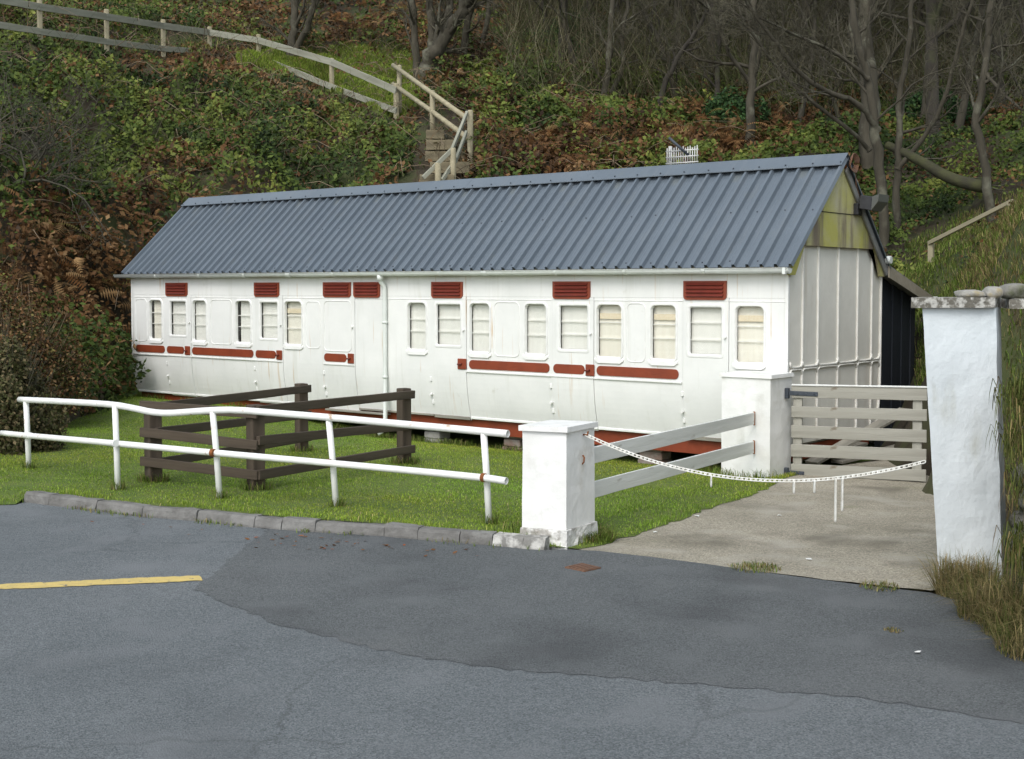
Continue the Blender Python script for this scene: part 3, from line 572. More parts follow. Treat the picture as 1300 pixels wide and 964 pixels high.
# end beading: uprights, rail and mossy gable board
zr0 = PX(1030, 465, XR)[2]; zr1 = PX(1112, 456, XR)[2]; zr = (zr0 + zr1) / 2
EY = [PX(u, 430, XR)[1] for u in (1018, 1037.5, 1063, 1087.5, 1105.5)]
for y in EY:
    MB().box(XR - .006, XR + .022, y - .017, y + .017, zr + .05, min(2.76, 2.42 + .98 * min(y - Y0, Y1 - y))).build('end_beading', 'end_bead', CR, bevel=.006); MB().box(XR - .006, XR + .022, y - .017, y + .017, ZB + .03, zr - .05).build('end_beading', 'end_bead', CR, bevel=.006)
ye = [Y0 + .05] + EY + [Y1 - .04]
for a, b in zip(ye[:-1], ye[1:]):     # rail between uprights, swept up/down into them
    pts = [(XR + .008, a + .004, zr + .075), (XR + .009, a + .012, zr + .03), (XR + .009, a + .045, zr + .004), (XR + .009, (a + b) / 2, zr), (XR + .009, b - .045, zr + .004), (XR + .009, b - .012, zr + .03), (XR + .008, b - .004, zr + .075)]
    MB().tube(pts, .017, 6).build('end_rail', 'end_bead', CR)
    MB().tube([(p[0], p[1], 2 * (zr - .012) - p[2]) for p in pts], .015, 6).build('end_rail', 'end_bead', CR)
MB().tube([(XR + .01, Y1 - .02 - tumble(z), z) for z in np.linspace(ZB, 2.5, 12)], .02, 6).build('end_rail', 'end_bead', CR)
# roof
ZE, ZR_ = 2.455, 3.90; YE, YR = Y0 - .13, (Y0 + Y1) / 2; YB = 2 * YR - YE - .10
RX0, RX1 = PY(156, 348, YE)[0], PY(1004, 340, YE)[0]
RXa = PY(232, 258, YR)[0]
NSH = 14; per = .2; SHW = (RX1 - RX0) / NSH; per = SHW / 5
pf = []
for k in range(6):
    b0 = k * per
    pf += [(b0 - .032, 0), (b0 - .017, .05), (b0 + .017, .05), (b0 + .032, 0)]
    if k < 5: pf += [(b0 + per * .42, 0), (b0 + per * .42 + .008, .003), (b0 + per * .58 - .008, .003), (b0 + per * .58, 0)]
def roof_sheet(front):
    ye, yr = (YE, YR) if front else (YB, YR); sl_ = Vector((0, yr - ye, ZR_ - ZE)).normalized(); nrm = Vector((0, -sl_.z, sl_.y)) if front else Vector((0, sl_.z, -sl_.y)); nrm = nrm if nrm.z > 0 else -nrm
    mb = MB(); n = len(pf); vs = []
    for y, z in ((ye, ZE), (yr, ZR_)):
        for px_, h in pf: vs.append((px_, y + nrm.y * h, z + nrm.z * h))
    mb.add(vs, [(j, j + 1, n + j + 1, n + j) for j in range(n - 1)]); me = mb.mesh('roof_sheet')
    bm = bmesh.new(); bm.from_mesh(me); bmesh.ops.recalc_face_normals(bm, faces=bm.faces)
    if sum(f.normal.z for f in bm.faces) < 0: bmesh.ops.reverse_faces(bm, faces=bm.faces)
    bmesh.ops.solidify(bm, geom=list(bm.faces), thickness=.003); bm.to_mesh(me); bm.free(); return me, nrm
RF = MB().box(RX0 + .12, RX1 - .2, YR - .05, YR + .05, ZR_ - .2, ZR_ - .05).build('roof', 'timber_worn', CR)     # ridge beam carrying the sheets
for front in (True, False):
    me, nrm = roof_sheet(front)
    for k in range(NSH): link('roof_sheet', me, RF, Matrix.Translation(Vector((RX0 + k * SHW, 0, 0)) + nrm * (.0016 * (k % 2))), 'roof_steel')
slope = np.array([0, YR - YE, ZR_ - ZE]); sll = np.linalg.norm(slope); slope /= sll; nf_ = np.array([0, -slope[2], slope[1]]); sb_ = np.array([0, -slope[1], slope[2]]); nb_ = np.array([0, slope[2], slope[1]])
nx = RX0 - .03; segn = [RX0 - .03, PY(597, 230, YR)[0], RX1 + .03]
xs_ = list(np.linspace(segn[0], segn[1], 2)) + [segn[2]]
ridge_top = np.array([0, YR, ZR_ + .088])
for x0, x1 in zip(segn[:-1], segn[1:]):
    a = ridge_top; f1 = a - slope * .25 + nf_ * .012; b1 = a - sb_ * .25 + nb_ * .012
    f2 = f1 - np.array([0, 0, .012]); b2 = b1 - np.array([0, 0, .012])
    prof = [f2, f1, a - slope * .03 , a + np.array([0, 0, .004]), a - sb_ * .03, b1, b2]
    x1e = x1 + (.05 if x1 != segn[-1] else 0)
    up_ = .003 if x1 != segn[-1] else 0.
    vs = [(x, p[1], p[2] + up_) for x in (x0, x1e) for p in prof]; n = len(prof)
    MB().add(vs, [(j, j + 1, n + j + 1, n + j) for j in range(n - 1)]).build('ridge_cap', 'roof_steel', RF)
sc = MB()
for i in range(int((RX1 - RX0) / per) + 1):
    x = RX0 + i * per
    if i % 2 == 0:
        p = ridge_top - slope * .205 + nf_ * .012; sc.tube([np.array([x, p[1], p[2]]), np.array([x, p[1], p[2]]) + nf_ * .012], .012, 6)
    for fr_ in (.05, .52):
        p = np.array([x + per * .5 - (.10 if R.random() < .3 else 0), YE, ZE]) + slope * sll * (fr_ + R.uniform(-.006, .006))
        if i % 2: sc.tube([p, p + nf_ * .014], .011, 6)
tag(sc.build('roof_screws', 'iron_black', RF), kind='stuff')
# roof under-structure at the eaves, soffit, gutter
MB().add([(x, y, z) for x in (RX0 + .03, RX1 - .05) for y, z in ((Y0 - .035, 2.40), (Y0 - .06, 2.40), (Y0 - .06, 2.462), (Y0 - .035, 2.48))], [(0, 1, 5, 4), (1, 2, 6, 5), (2, 3, 7, 6), (3, 0, 4, 7), (0, 3, 2, 1), (4, 5, 6, 7)]).build('fascia_board', 'soffit', RF)
MB().box(RX0 + .05, RX1 - .06, Y0 - .034, Y0 + .06, 2.385, 2.4).build('soffit', 'soffit', RF)
GX0, GX1 = PY(148, 350, Y0 - .13)[0], PY(1003, 343, Y0 - .13)[0]; GY, GZ, gr = Y0 - .135, 2.437, .062
gm = MB(); prof = [(GY + gr * math.cos(a), GZ + gr * math.sin(a)) for a in np.linspace(math.pi, 2 * math.pi, 11)]; prof = [(GY - gr - .008, GZ + .004)] + prof; n = len(prof)
gv = []
for x in (GX0, GX1): gv += [(x, y, z) for y, z in prof]
gm.add(gv, [(j, j + 1, n + j + 1, n + j) for j in range(n - 1)], True); gm.add([(GX1, y, z) for y, z in prof[1:]], [tuple(range(n - 1))]); gm.add([(GX0, y, z) for y, z in prof[1:]], [tuple(range(n - 1))])
gut = gm.build('gutter', 'pvc_white', CR); gut.modifiers.new('t', 'SOLIDIFY').thickness = .004
for i, u in enumerate([200, 255, 312, 368, 425, 560, 617, 707, 795, 895]):
    x = PY(u, 350, GY)[0]; w_ = .05 if u in (368, 617) else .022; rr = gr + .006
    pts = [(GY + rr * math.cos(a), GZ + rr * math.sin(a)) for a in np.linspace(math.pi, 2 * math.pi, 9)] + [(Y0 - .062, GZ - .02), (Y0 - .062, GZ - .05)]
    k = len(pts); MB().add([(x - w_, y, z) for y, z in pts] + [(x + w_, y, z) for y, z in pts], [(j, j + 1, k + j + 1, k + j) for j in range(k - 1)]).build('gutter_bracket', 'pvc_white', gut)
MB().box(GX1 - .07, GX1 - .03, GY - gr - .012, GY + gr + .006, GZ - gr - .01, GZ + .01).build('gutter_cap', 'pvc_white', gut)
xd = PY(490, 400, Y0)[0]
MB().tube([(xd, GY, GZ - .05), (xd, GY, GZ - .10), (xd + .0, GY + .02, GZ - .15), (xd + .02, Y0 - .06, GZ - .22), (xd + .02, Y0 - .05, GZ - .30), (xd + .02, Y0 - .045, 1.0), (xd + .02, Y0 - .045, -.02), (xd + .0, Y0 - .10, -.10), (xd - .03, Y0 - .16, -.13)], .036, 10).build('downpipe', 'pvc_white', CR)
MB().tube([(xd, GY, GZ - .04), (xd, GY, GZ - .13)], .048, 10).build('gutter_outlet', 'pvc_white', gut)
for z in (1.62, .75): MB().tube([(xd + .02, Y0 - .046, z), (xd + .02, Y0 - .044, z + .04)], .044, 10).build('pipe_clip', 'pvc_white', CR)
# gable boards
def gable(x, sgn, m):
    zb = PX(1075, 315, XR)[2]; k = (ZR_ - ZE) / (YR - YE); d = .02
    oy = lambda z: YE + (z - ZE) / k
    pl = [(YE + .03, ZE - .10), (YE + .21, ZE - .10), (oy(zb) + .17, zb), (2 * YR - oy(zb) - .17, zb), (YB - .21, ZE - .10), (YB - .03, ZE - .10), (YR, ZR_ - .07)]
    n = len(pl); return MB().add([(x, y, z) for y, z in pl] + [(x + .03 * sgn, y, z) for y, z in pl], [(j, (j + 1) % n, n + (j + 1) % n, n + j) for j in range(n)] + [tuple(range(n)), tuple(range(n, 2 * n))]).build('gable_board', m, RF)
gable(XR + .03, 1, 'gable_moss'); gable(XL - .03, -1, 'gable_moss')
MB().box(XR + .061, XR + .066, YR - .78, YR + .72, 3.18, 3.19).build('gable_joint', 'dark_void', RF)
beam('bargeboard', (XR + .085, YR + .05, ZR_ - .12), (XR + .085, YB - .02, ZE - .06), .03, .09, 'lead_grey', RF)
MB().add([(RX1 - .14, YR - .06, ZR_ - .10), (RX1 - .02, YR - .05, ZR_ - .05), (RX1 - .02, YR + .1, ZR_ - .12), (RX1 - .14, YR + .1, ZR_ - .2), (RX1 - .14, YR, ZR_ + .0), (RX1 - .02, YR, ZR_ + .01)], [(0, 1, 5, 4), (4, 5, 2, 3), (0, 4, 3), (1, 2, 5), (0, 3, 2, 1)]).build('ridge_bracket', 'rust', RF)

# piers under the carriage: each a little stack of blocks
def pier(u, m, rows, wx, label, group='piers under the carriage'):
    x = PY(u, 560, Y0 + .35)[0]; zg = tz1(x, Y0 + .35); t = empty('support_pier', (x, Y0 + .36, zg - .05), label, 'pier', group); hh = (ZB - .035 - zg + .05) / rows
    for k in range(rows):
        MB().box(x - wx / 2 + R.uniform(-.02, .02), x + wx / 2 + R.uniform(-.02, .02), Y0 + .245 + R.uniform(0, .02), Y0 + .52, zg - .05 + k * hh + .004, zg - .05 + (k + 1) * hh - .004).build('block', m, t, bevel=.01)
pier(553, 'block_pier', 4, .33, 'grey block pier under the carriage beside the brown end post')
pier(655, 'brick_pier', 4, .34, 'brown brick pier under the carriage left of the white pillar')
pier(385, 'block_pier', 3, .4, 'low stone pier under the carriage behind the brown pen'); pier(215, 'brick_pier', 3, .4, 'brick pier under the far left end of the carriage'); pier(830, 'brick_pier', 4, .4, 'brick pier under the carriage behind the white boards')

# ------------------------------------------------------------------ lean-to shed at the carriage's far corner
ys = PX(1165, 430, XR)[1]; zsl = PX(1123, 350, XR)[2]; zsr = PX(1165, 380, XR)[2]
SH = empty('lean_to_shed', (XR - .5, (Y1 + ys) / 2, -.1), 'black boarded lean-to shed behind the carriage with a low sloping roof', 'shed')
nbd = 8; yb0 = Y1 + .03
for k in range(nbd):
    a = yb0 + (ys - yb0) * k / nbd + .006; b = yb0 + (ys - yb0) * (k + 1) / nbd - .006; za = zsl + (zsr - zsl) * k / nbd; zb2 = zsl + (zsr - zsl) * (k + 1) / nbd; xo = XR - .06 + (.018 if k % 2 else 0)
    MB().hexa([(xo - .02, a, -.16), (xo, a, -.16), (xo, b, -.16), (xo - .02, b, -.16)], [(xo - .02, a, za), (xo, a, za), (xo, b, zb2), (xo - .02, b, zb2)]).build('wall_board', 'shed_black', SH)
MB().box(XR - 3.0, XR - .085, ys - .03, ys, -.16, zsr - .02).build('side_wall', 'shed_black', SH)
ov = .42
rsl = (zsr - zsl) / (ys - yb0)
MB().hexa([(XR - 3.0, Y1 + .004, zsl + .02), (XR + .10, Y1 + .004, zsl + .02), (XR + .10, ys + ov, zsl + .02 + rsl * (ys + ov - Y1)), (XR - 3.0, ys + ov, zsl + .02 + rsl * (ys + ov - Y1))],
          [(XR - 3.0, Y1 + .004, zsl + .16), (XR + .10, Y1 + .004, zsl + .16), (XR + .10, ys + ov, zsl + .13 + rsl * (ys + ov - Y1)), (XR - 3.0, ys + ov, zsl + .13 + rsl * (ys + ov - Y1))]).build('roof', 'lead_grey', SH)
MB().hexa([(XR + .102, Y1 + .01, zsl - .03), (XR + .125, Y1 + .01, zsl - .03), (XR + .125, ys + ov - .06, zsl - .03 + rsl * (ys + ov - .06 - Y1)), (XR + .102, ys + ov - .06, zsl - .03 + rsl * (ys + ov - .06 - Y1))],
          [(XR + .102, Y1 + .01, zsl + .13), (XR + .125, Y1 + .01, zsl + .13), (XR + .125, ys + ov - .06, zsl + .11 + rsl * (ys + ov - .06 - Y1)), (XR + .102, ys + ov - .06, zsl + .11 + rsl * (ys + ov - .06 - Y1))]).build('fascia_board', 'fascia', SH)
zq = zsl + .10 + rsl * (ys + ov - Y1); MB().tube([(XR + .13, ys + ov + .03, zq), (XR - 2.9, ys + ov + .03, zq)], .05, 8).build('gutter', 'pvc_white', SH)
MB().tube([(XR + .16, Y1 - .02, zsl + .22), (XR - 1.0, Y1 - .02, zsl + .22)], .055, 8).build('gutter_end', 'pvc_white', SH)

# floodlight, cable coil and aerial on the carriage
fp = PX(1090, 266, XR + .1); FLD = empty('floodlight', (XR + .062, fp[1], fp[2]), 'black floodlight on the mossy gable end', 'floodlight')
MB().box(XR + .061, XR + .13, fp[1] - .09, fp[1] + .06, fp[2] - .08, fp[2] + .08).build('sensor_box', 'lamp_black', FLD, bevel=.012)
MB().tube([(XR + .13, fp[1], fp[2]), (XR + .2, fp[1] + .06, fp[2] + .05)], .02, 8).build('bracket', 'lamp_black', FLD)
a = np.array([XR + .16, fp[1] - .13, fp[2] + .0]); hd = []
for x, y, z in [(0, 0, 0), (.17, 0, -.03), (.17, .34, -.03), (0, .34, 0)]: hd.append(a + np.array([x, y, z]))
tp = [p + np.array([.0, .03, .19]) for p in hd]; hd2 = [p + np.array([.16 if i in (1, 2) else .05, (.02 if i > 1 else -.02), .02 if i in (1, 2) else 0]) for i, p in enumerate(hd)]
MB().hexa(hd, tp).build('lamp_housing', 'lamp_black', FLD, bevel=.01)
MB().hexa([hd[1] + [.004, .0, 0], hd[1] + [.10, 0, .12], hd[2] + [.10, 0, .12], hd[2] + [.004, 0, 0]], [tp[1] + [.004, -.0, 0], tp[1] + [.10, 0, .03], tp[2] + [.10, 0, .03], tp[2] + [.004, 0, 0]]).build('lamp_visor', 'lamp_glass', FLD)
cp_ = PX(1082, 205, RX1 + .05); cl = MB()
for k in range(5):
    r_ = .08 + .012 * k; cl.tube([(RX1 + .03 + .01 * k + .01 * math.sin(a * 3), cp_[1] + .04 + r_ * math.cos(a), cp_[2] - .02 + r_ * math.sin(a)) for a in np.linspace(0, 6.1, 22)], .008, 5)
cl.tube([(RX1 + .05, cp_[1] + .1, cp_[2] - .08), (XR + .14, cp_[1] + .16, cp_[2] - .3), (XR + .13, fp[1] + .02, fp[2] + .1)], .006, 5)
tag(cl.build('cable_coil', 'rusted_iron'), 'rusty coil of wire hanging at the gable peak', 'cable')
pm = PY(851, 215, YR + .55); pt = PY(851, 186, YR + .55); AE = empty('grid_aerial', (pm[0], YR + .55, 3.25), 'white grid aerial sticking up behind the roof ridge', 'aerial')
rodobj('mast', [(pm[0], YR + .55, 3.2), (pt[0], YR + .55, pt[2])], .028, 'aerial_metal', AE)
x0, x1 = PY(847, 200, YR + .5)[0], PY(885, 200, YR + .5)[0]; za, zb2 = PY(866, 211, YR + .5)[2], PY(866, 187, YR + .5)[2]
for k in range(14):
    x = x0 + (x1 - x0) * k / 13; dz = .05 * math.sin(k * 2.1); rodobj('bar', [(x, YR + .5, za + dz * .3), (x, YR + .5, zb2 + dz * .3)], .0085, 'aerial_metal', AE, 5)
for z in (za + .05, (za + zb2) / 2, zb2 - .05): rodobj('cross_bar', [(x0 - .02, YR + .5, z), (x1 + .02, YR + .5, z)], .011, 'aerial_metal', AE, 6)
rodobj('boom', [(x0 + .12, YR + .35, zb2 + .14), ((x0 + x1) / 2 + .12, YR + .52, (za + zb2) / 2)], .022, 'iron_black', AE, 6)

# ------------------------------------------------------------------ pillars
def lumpy(name, bot, top, nu, nv, amp, m, parent, seed=0, capz=True):
    """closed four-sided pillar, corners bot[4]/top[4], faces subdivided and slightly uneven"""
    mb = MB(); ring_ = []
    for j in range(nv + 1):
        t_ = j / nv; cs = [np.array(b) * (1 - t_) + np.array(q) * t_ for b, q in zip(bot, top)]; cen = sum(cs) / 4; row = []
        for s in range(4):
            for k in range(nu):
                p = cs[s] * (1 - k / nu) + cs[(s + 1) % 4] * (k / nu); d = p - cen; d[2] = 0; d /= np.linalg.norm(d)
                w = nz3(p[0] * 4 + seed, p[1] * 4, p[2] * 4) + .6 * nz3(p[0] * 11, p[1] * 11 + seed, p[2] * 11); row.append(p + d * amp * w)
        ring_.append(row)
    n = 4 * nu; vs = [v for r_ in ring_ for v in r_]; fs = [(j * n + k, j * n + (k + 1) % n, (j + 1) * n + (k + 1) % n, (j + 1) * n + k) for j in range(nv) for k in range(n)]
    fs += [tuple(range(n)), tuple(nv * n + k for k in range(n))]; mb.add(vs, fs); return mb.build(name, m, parent)
def quad(c, l, r, grow=0.):
    c, l, r = map(np.array, (c, l, r)); b = l + r - c; cen = (l + r) / 2; q = [l, c, r, b]
    return [p + (p - cen) / np.linalg.norm((p - cen)[:2]) * grow * 1.414 for p in q]
def atz(q, z): return [np.array([p[0], p[1], z]) for p in q]
q1 = quad(G(719, 672, .15), G(662.5, 668, .15), G(755, 660.5, .15)); zt1 = 1.02
P1 = empty('gate_pillar', sum(q1) / 4 * np.array([1, 1, 0]), 'short square white pillar with flat cap beside the kerb', 'pillar')
lumpy('shaft', atz(quad(q1[1], q1[0], q1[2], 0), .14), atz(quad(q1[1], q1[0], q1[2], -.004), zt1 - .045), 8, 14, .005, 'pillar_white', P1, 1)
lumpy('plinth', atz(quad(q1[1], q1[0], q1[2], .03), -.12), atz(quad(q1[1], q1[0], q1[2], .012), .138), 9, 6, .026, 'plinth_limed', P1, 2)
lumpy('cap', atz(quad(q1[1], q1[0], q1[2], .022), zt1 - .045), atz(quad(q1[1], q1[0], q1[2], .022), zt1), 8, 2, .003, 'pillar_white', P1, 3)
cc = np.array([-7.33, 14.19, 0]); q2 = quad(cc, cc + [-.67, .0, 0], cc + [0, .56, 0])
P2 = empty('gate_pillar', sum(q2) / 4 + [0, 0, -.15], 'wider white pillar hinging the wooden gate at the carriage corner', 'pillar')
lumpy('shaft', atz(quad(q2[1], q2[0], q2[2], .0), -.25), atz(quad(q2[1], q2[0], q2[2], .0), 1.09), 8, 14, .006, 'pillar_white', P2, 4)
lumpy('cap', atz(quad(q2[1], q2[0], q2[2], .025), 1.09), atz(quad(q2[1], q2[0], q2[2], .02), 1.135), 8, 2, .003, 'pillar_white', P2, 5)
bdir = fh * .92 + rt * .42; bdir = bdir / np.linalg.norm(bdir)
bl_, br_ = G(1193, 747), G(1273, 744); tl_, tr_ = D(1171, 391, 9.42), D(1264, 391, 9.56); bl_[2] = br_[2] = -.05
P3 = empty('gate_pillar', (bl_ + br_) / 2 + bdir * .25, 'tall leaning white rendered pillar, painted skylight tint, with stones on its cap', 'pillar')
tl_[2] = tr_[2] = (tl_[2] + tr_[2]) / 2
lumpy('shaft', [bl_, br_, br_ + bdir * .5, bl_ + bdir * .5], [tl_, tr_, tr_ + bdir * .5, tl_ + bdir * .5], 10, 26, .008, 'pillar_sky_tint', P3, 6)
c0, c1 = D(1157, 391, 9.36), D(1264, 390, 9.50); c0[2] = c1[2] = tl_[2] + .001
tk = .075
lumpy('cap_stone', [c0, c1, c1 + bdir * .62, c0 + bdir * .62], [p + [0, 0, tk] for p in (c0, c1, c1 + bdir * .62, c0 + bdir * .62)], 8, 2, .008, 'lichen_cap', P3, 7)

# ------------------------------------------------------------------ gate, boards, chain
gl_ = LD(3.46, 15.94); gr_ = LD(4.90, 15.2); gt = (gr_ - gl_) / np.linalg.norm(gr_ - gl_); gn = np.array([gt[1], -gt[0], 0]); glen = np.linalg.norm(gr_ - gl_)
GT = empty('wooden_gate', gl_ + [0, 0, -.11], 'grey weathered wooden gate of five wide horizontal boards', 'gate')
for (a0, a1), (b0, b1) in zip([(490, 505), (515.7, 529.8), (540, 555.5), (564, 579.6), (588.7, 603)], [(493, 509), (520, 535), (546, 562), (571, 586), (597, 611)]):
    za0, za1 = D(1005, a1, 15.94)[2], D(1005, a0, 15.94)[2]; zb0, zb1 = D(1176, b1, 15.2)[2], D(1176, b0, 15.2)[2]
    beam('board', gl_ + [0, 0, (za0 + za1) / 2], gr_ + [0, 0, (zb0 + zb1) / 2], .025, (za1 - za0), 'wood_gate', GT, wob=.004)
ztop = D(1005, 490, 15.94)[2]
for f in (.045, .93): p = gl_ + gt * glen * f - gn * .035; beam('upright', p + [0, 0, -.09], p + [0, 0, ztop - .02], .04, .11, 'wood_gate', GT, up=gt)
beam('top_rail', gl_ + [0, 0, ztop + .012], gr_ + [0, 0, D(1176, 493, 15.2)[2] + .012], .05, .02, 'wood_pale', GT)
for zz_ in (D(1005, 499, 15.94)[2], D(1005, 600, 15.94)[2] ):
    L_ = .33 if zz_ > .5 else .17
    hg = beam('hinge_strap', gl_ + gn * .018 + [0, 0, zz_] - gt * .03, gl_ + gn * .018 + gt * L_ + [0, 0, zz_ - .004], .008, .055, 'iron_black', GT)
    beam('hinge_pin', gl_ + gn * .02 - gt * .05 + [0, 0, zz_ - .07], gl_ + gn * .02 - gt * .05 + [0, 0, zz_ + .06], .05, .05, 'iron_black', GT, up=(1, 0, 0))
    for k in range(3): p = gl_ + gn * .02 + gt * (L_ * (.25 + .3 * k)) + [0, 0, zz_]; MB().tube([p, p + gn * .012], .012, 6).build('bolt', 'iron_black', GT)
WB = empty('board_fence', (np.array(q1[2]) + cc) / 2 * np.array([1, 1, 0]), 'two pale grey boards joining the two white gate pillars', 'fence')
e1 = (q1[2] * .75 + q1[3] * .25) * np.array([1, 1, 0]) - np.array([.012, 0, 0]); e2 = np.array([PY(957, 540, cc[1] - .02)[0], cc[1] - .024, 0])
dW = e2 - e1; dW = dW / np.linalg.norm(dW); sdw = np.array([dW[1], -dW[0], 0]); dep1 = e1 @ fh; dep2 = e2 @ fh
for (v1, v2) in (((571.5 + 590.8) / 2, (522 + 540.5) / 2), ((615.8 + 635) / 2, (558.5 + 577) / 2)):
    beam('board', e1 + [0, 0, D(755, v1, dep1)[2]], e2 + [0, 0, D(957, v2, dep2)[2]], .028, .15, 'wood_pale', WB, wob=.004)
    beam('bracket', e2 + [.012, -.012, D(957, v2, dep2)[2] - .085], e2 + [.012, -.012, D(957, v2, dep2)[2] + .085], .012, .03, 'rust', WB, up=(1, 0, 0))
def chain_links(mb, path_pts, pitch=.040, fat=1.):
    P = [np.array(p) for p in path_pts]; L_ = [0.]
    for a, b in zip(P[:-1], P[1:]): L_.append(L_[-1] + np.linalg.norm(b - a))
    n = max(1, int(L_[-1] / pitch))
    def at(s):
        for i in range(len(P) - 1):
            if s <= L_[i + 1] + 1e-9: return P[i] + (P[i + 1] - P[i]) * ((s - L_[i]) / (L_[i + 1] - L_[i] + 1e-9)), P[i + 1] - P[i]
        return P[-1], P[-1] - P[-2]
    for k in range(n):
        p, t_ = at((k + .5) * pitch); t_ = t_ / np.linalg.norm(t_); a = np.cross(t_, [0, 0, 1.]) if abs(t_[2]) < .9 else np.array([1., 0, 0]); a /= np.linalg.norm(a); b = np.cross(t_, a)
        if k % 2: a, b = b, -a
        ca = .6 * a + .8 * b if k % 2 == 0 else .8 * a - .6 * b; hl, hw, r_ = pitch * .68, .0115 * fat, .0048 * fat; loop = []
        for q in range(10):
            an = 2 * math.pi * q / 10; loop.append(p + t_ * (hl - hw) * (1 if math.cos(an) > 0 else -1) + t_ * hw * math.cos(an) + ca * hw * math.sin(an))
        mb.tube(loop + [loop[0]], r_, 5, caps=False)
fa = q1[1] * .40 + q1[2] * .60; CHa = np.array([fa[0], fa[1], 0]); CHa[2] = D(742, 552, CHa @ fh)[2]; CHa += sdw * .02
lb = bl_ * .3 + tl_ * .7 + bdir * .12; CHb = D(1181, 585, float(lb @ fh)); CHb = lb * np.array([1, 1, 0]) + [0, 0, CHb[2]]
SAG = .26; cpath = [CHa + (CHb - CHa) * t_ - np.array([0, 0, SAG * 4 * t_ * (1 - t_)]) for t_ in np.linspace(0, 1, 40)]
CH = MB(); chain_links(CH, cpath)
def drop(u, n):
    us = [pix(p)[0] for p in cpath]; best = np.array([np.interp(u, us, [p[i] for p in cpath]) for i in range(3)]); chain_links(CH, [best - [0, 0, .01], best - [0, 0, .01 + n * .041]], .040, 1.45)
for u, n in ((903, 2), (1008, 2), (1034, 2), (1061, 8), (1069.5, 6)): drop(u, n)
CHO = empty('chain', CHa, 'white painted chain slung across the drive between pillars', 'chain')
CH.build('links', 'chain_white', CHO)
hk = CHa - np.array([0, 0, 0]); MB().tube([hk - sdw * .05, hk + sdw * .015, hk + sdw * .02 + [0, 0, .03]], .008, 6).build('hook', 'rust', CHO)
h2 = (q1[1] * .45 + q1[2] * .55) * np.array([1, 1, 0]) + [0, 0, .72]; MB().tube([h2 + sdw * .004 + np.array(v) for v in [(0, 0, .03), (.015, 0, .012), (.012, .0, -.03), (-.01, 0, -.05)]], .007, 6).build('rusty_hook', 'rust', P1)

# ------------------------------------------------------------------ white tubular railing
PB = [(37, 595), (150, 622), (280, 633), (428, 643), (622, 665)]; PT = [(33, 510), (146, 515), (270, 523), (417, 529), (614, 549)]
RB = [GL(u, v) for u, v in PB]; RT = []
RL = empty('tube_railing', RB[2], 'white tubular two-bar railing with a dented top bar along the lawn', 'railing')
for b, (u, v) in zip(RB, PT): RT.append(D(u, v, float(b @ fh)))
RTu = [p[0] for p in PT]; RTd = [float(p @ fh) for p in RB]
def rdep(u): return float(np.interp(u, RTu, RTd)) if RTu[0] <= u <= RTu[-1] else (RTd[0] + (RTd[1] - RTd[0]) * (u - RTu[0]) / (RTu[1] - RTu[0]) if u < RTu[0] else RTd[-1] + (RTd[-1] - RTd[-2]) * (u - RTu[-1]) / (RTu[-1] - RTu[-2]))
for b, t_ in zip(RB, RT): rodobj('post', [b - [0, 0, .15], (b + t_) / 2, t_], .031, 'rail_white', RL, 12)
def smooth_path(pts, it=2):
    P = [np.array(p, float) for p in pts]
    for _ in range(it):
        Q = [P[0]]
        for a, b in zip(P[:-1], P[1:]): Q += [a * .75 + b * .25, a * .25 + b * .75]
        Q.append(P[-1]); P = Q
    return P
def open_tube(name, pts, r, m, parent):
    mb = MB(); mb.tube(pts, r, 14, caps=False); o = mb.build(name, m, parent); o.modifiers.new('wall', 'SOLIDIFY').thickness = .004; return o
tp_ = [D(u, v, rdep(u)) for u, v in [(25, 507.5), (60, 509), (110, 511.5), (145, 514), (170, 518.5), (192, 523.5), (212, 525), (235, 523.5), (270, 521), (300, 520.5), (355, 525), (417, 530), (515, 539), (614, 548), (645, 551)]]
open_tube('top_bar', smooth_path(tp_, 1), .034, 'rail_white', RL)
lp_ = [D(u, v, rdep(u) - .065) for u, v in [(2, 550), (38, 553.5), (146, 563), (270, 575), (417, 588), (614, 606.5), (643, 611)]]
open_tube('lower_bar', smooth_path(lp_, 1), .033, 'rail_white', RL)
for i, (b, t_) in enumerate(zip(RB, RT)):
    p = lp_[1 + i]; ax = lp_[min(2 + i, len(lp_) - 1)] - lp_[i]; ax = ax / np.linalg.norm(ax); MB().tube([p - ax * .018, p + ax * .018], .040, 12).build('clamp', 'rust' if i in (2, 3, 4) else 'rail_white', RL)

# ------------------------------------------------------------------ dark timber pen on the lawn
PA, PB_, PC, PD = GL(195, 611), GL(325, 621), GL(383, 573), GL(513, 588)
PN = empty('timber_pen', (PA + PB_ + PC + PD) / 4, 'dark brown post-and-rail timber pen on the lawn behind the railing', 'fence')
tops = [D(195, 511, float(PA @ fh)), D(325, 514, float(PB_ @ fh)), D(383, 487, float(PC @ fh)), D(513, 493, float(PD @ fh))]
for b, t_, w in zip((PA, PB_, PC, PD), tops, (.15, .15, .14, .14)): beam('post', b - [0, 0, .15], np.array([b[0], b[1], t_[2]]), w, w, 'wood_brown', PN, up=(.2, 1, 0), bevel=.012)
def prail(a, b, va, vb, off):
    d = (b - a) * np.array([1, 1, 0]); d /= np.linalg.norm(d); n_ = np.array([d[1], -d[0], 0]) * off
    for (v0, v1) in zip(va, vb):
        A = a + n_; B = b + n_; A[2] = D(pix(A)[0], v0, float(A @ fh))[2]; B[2] = D(pix(B)[0], v1, float(B @ fh))[2]
        e = .09; beam('rail', A - d * e, B + d * e, .045, .10, 'wood_brown', PN, wob=.004)
prail(PA, PB_, (515, 549, 586), (525, 565, 603), .095)
prail(PB_, PD, (520.5, 558.5, 602), (501.5, 541, 571), .095)
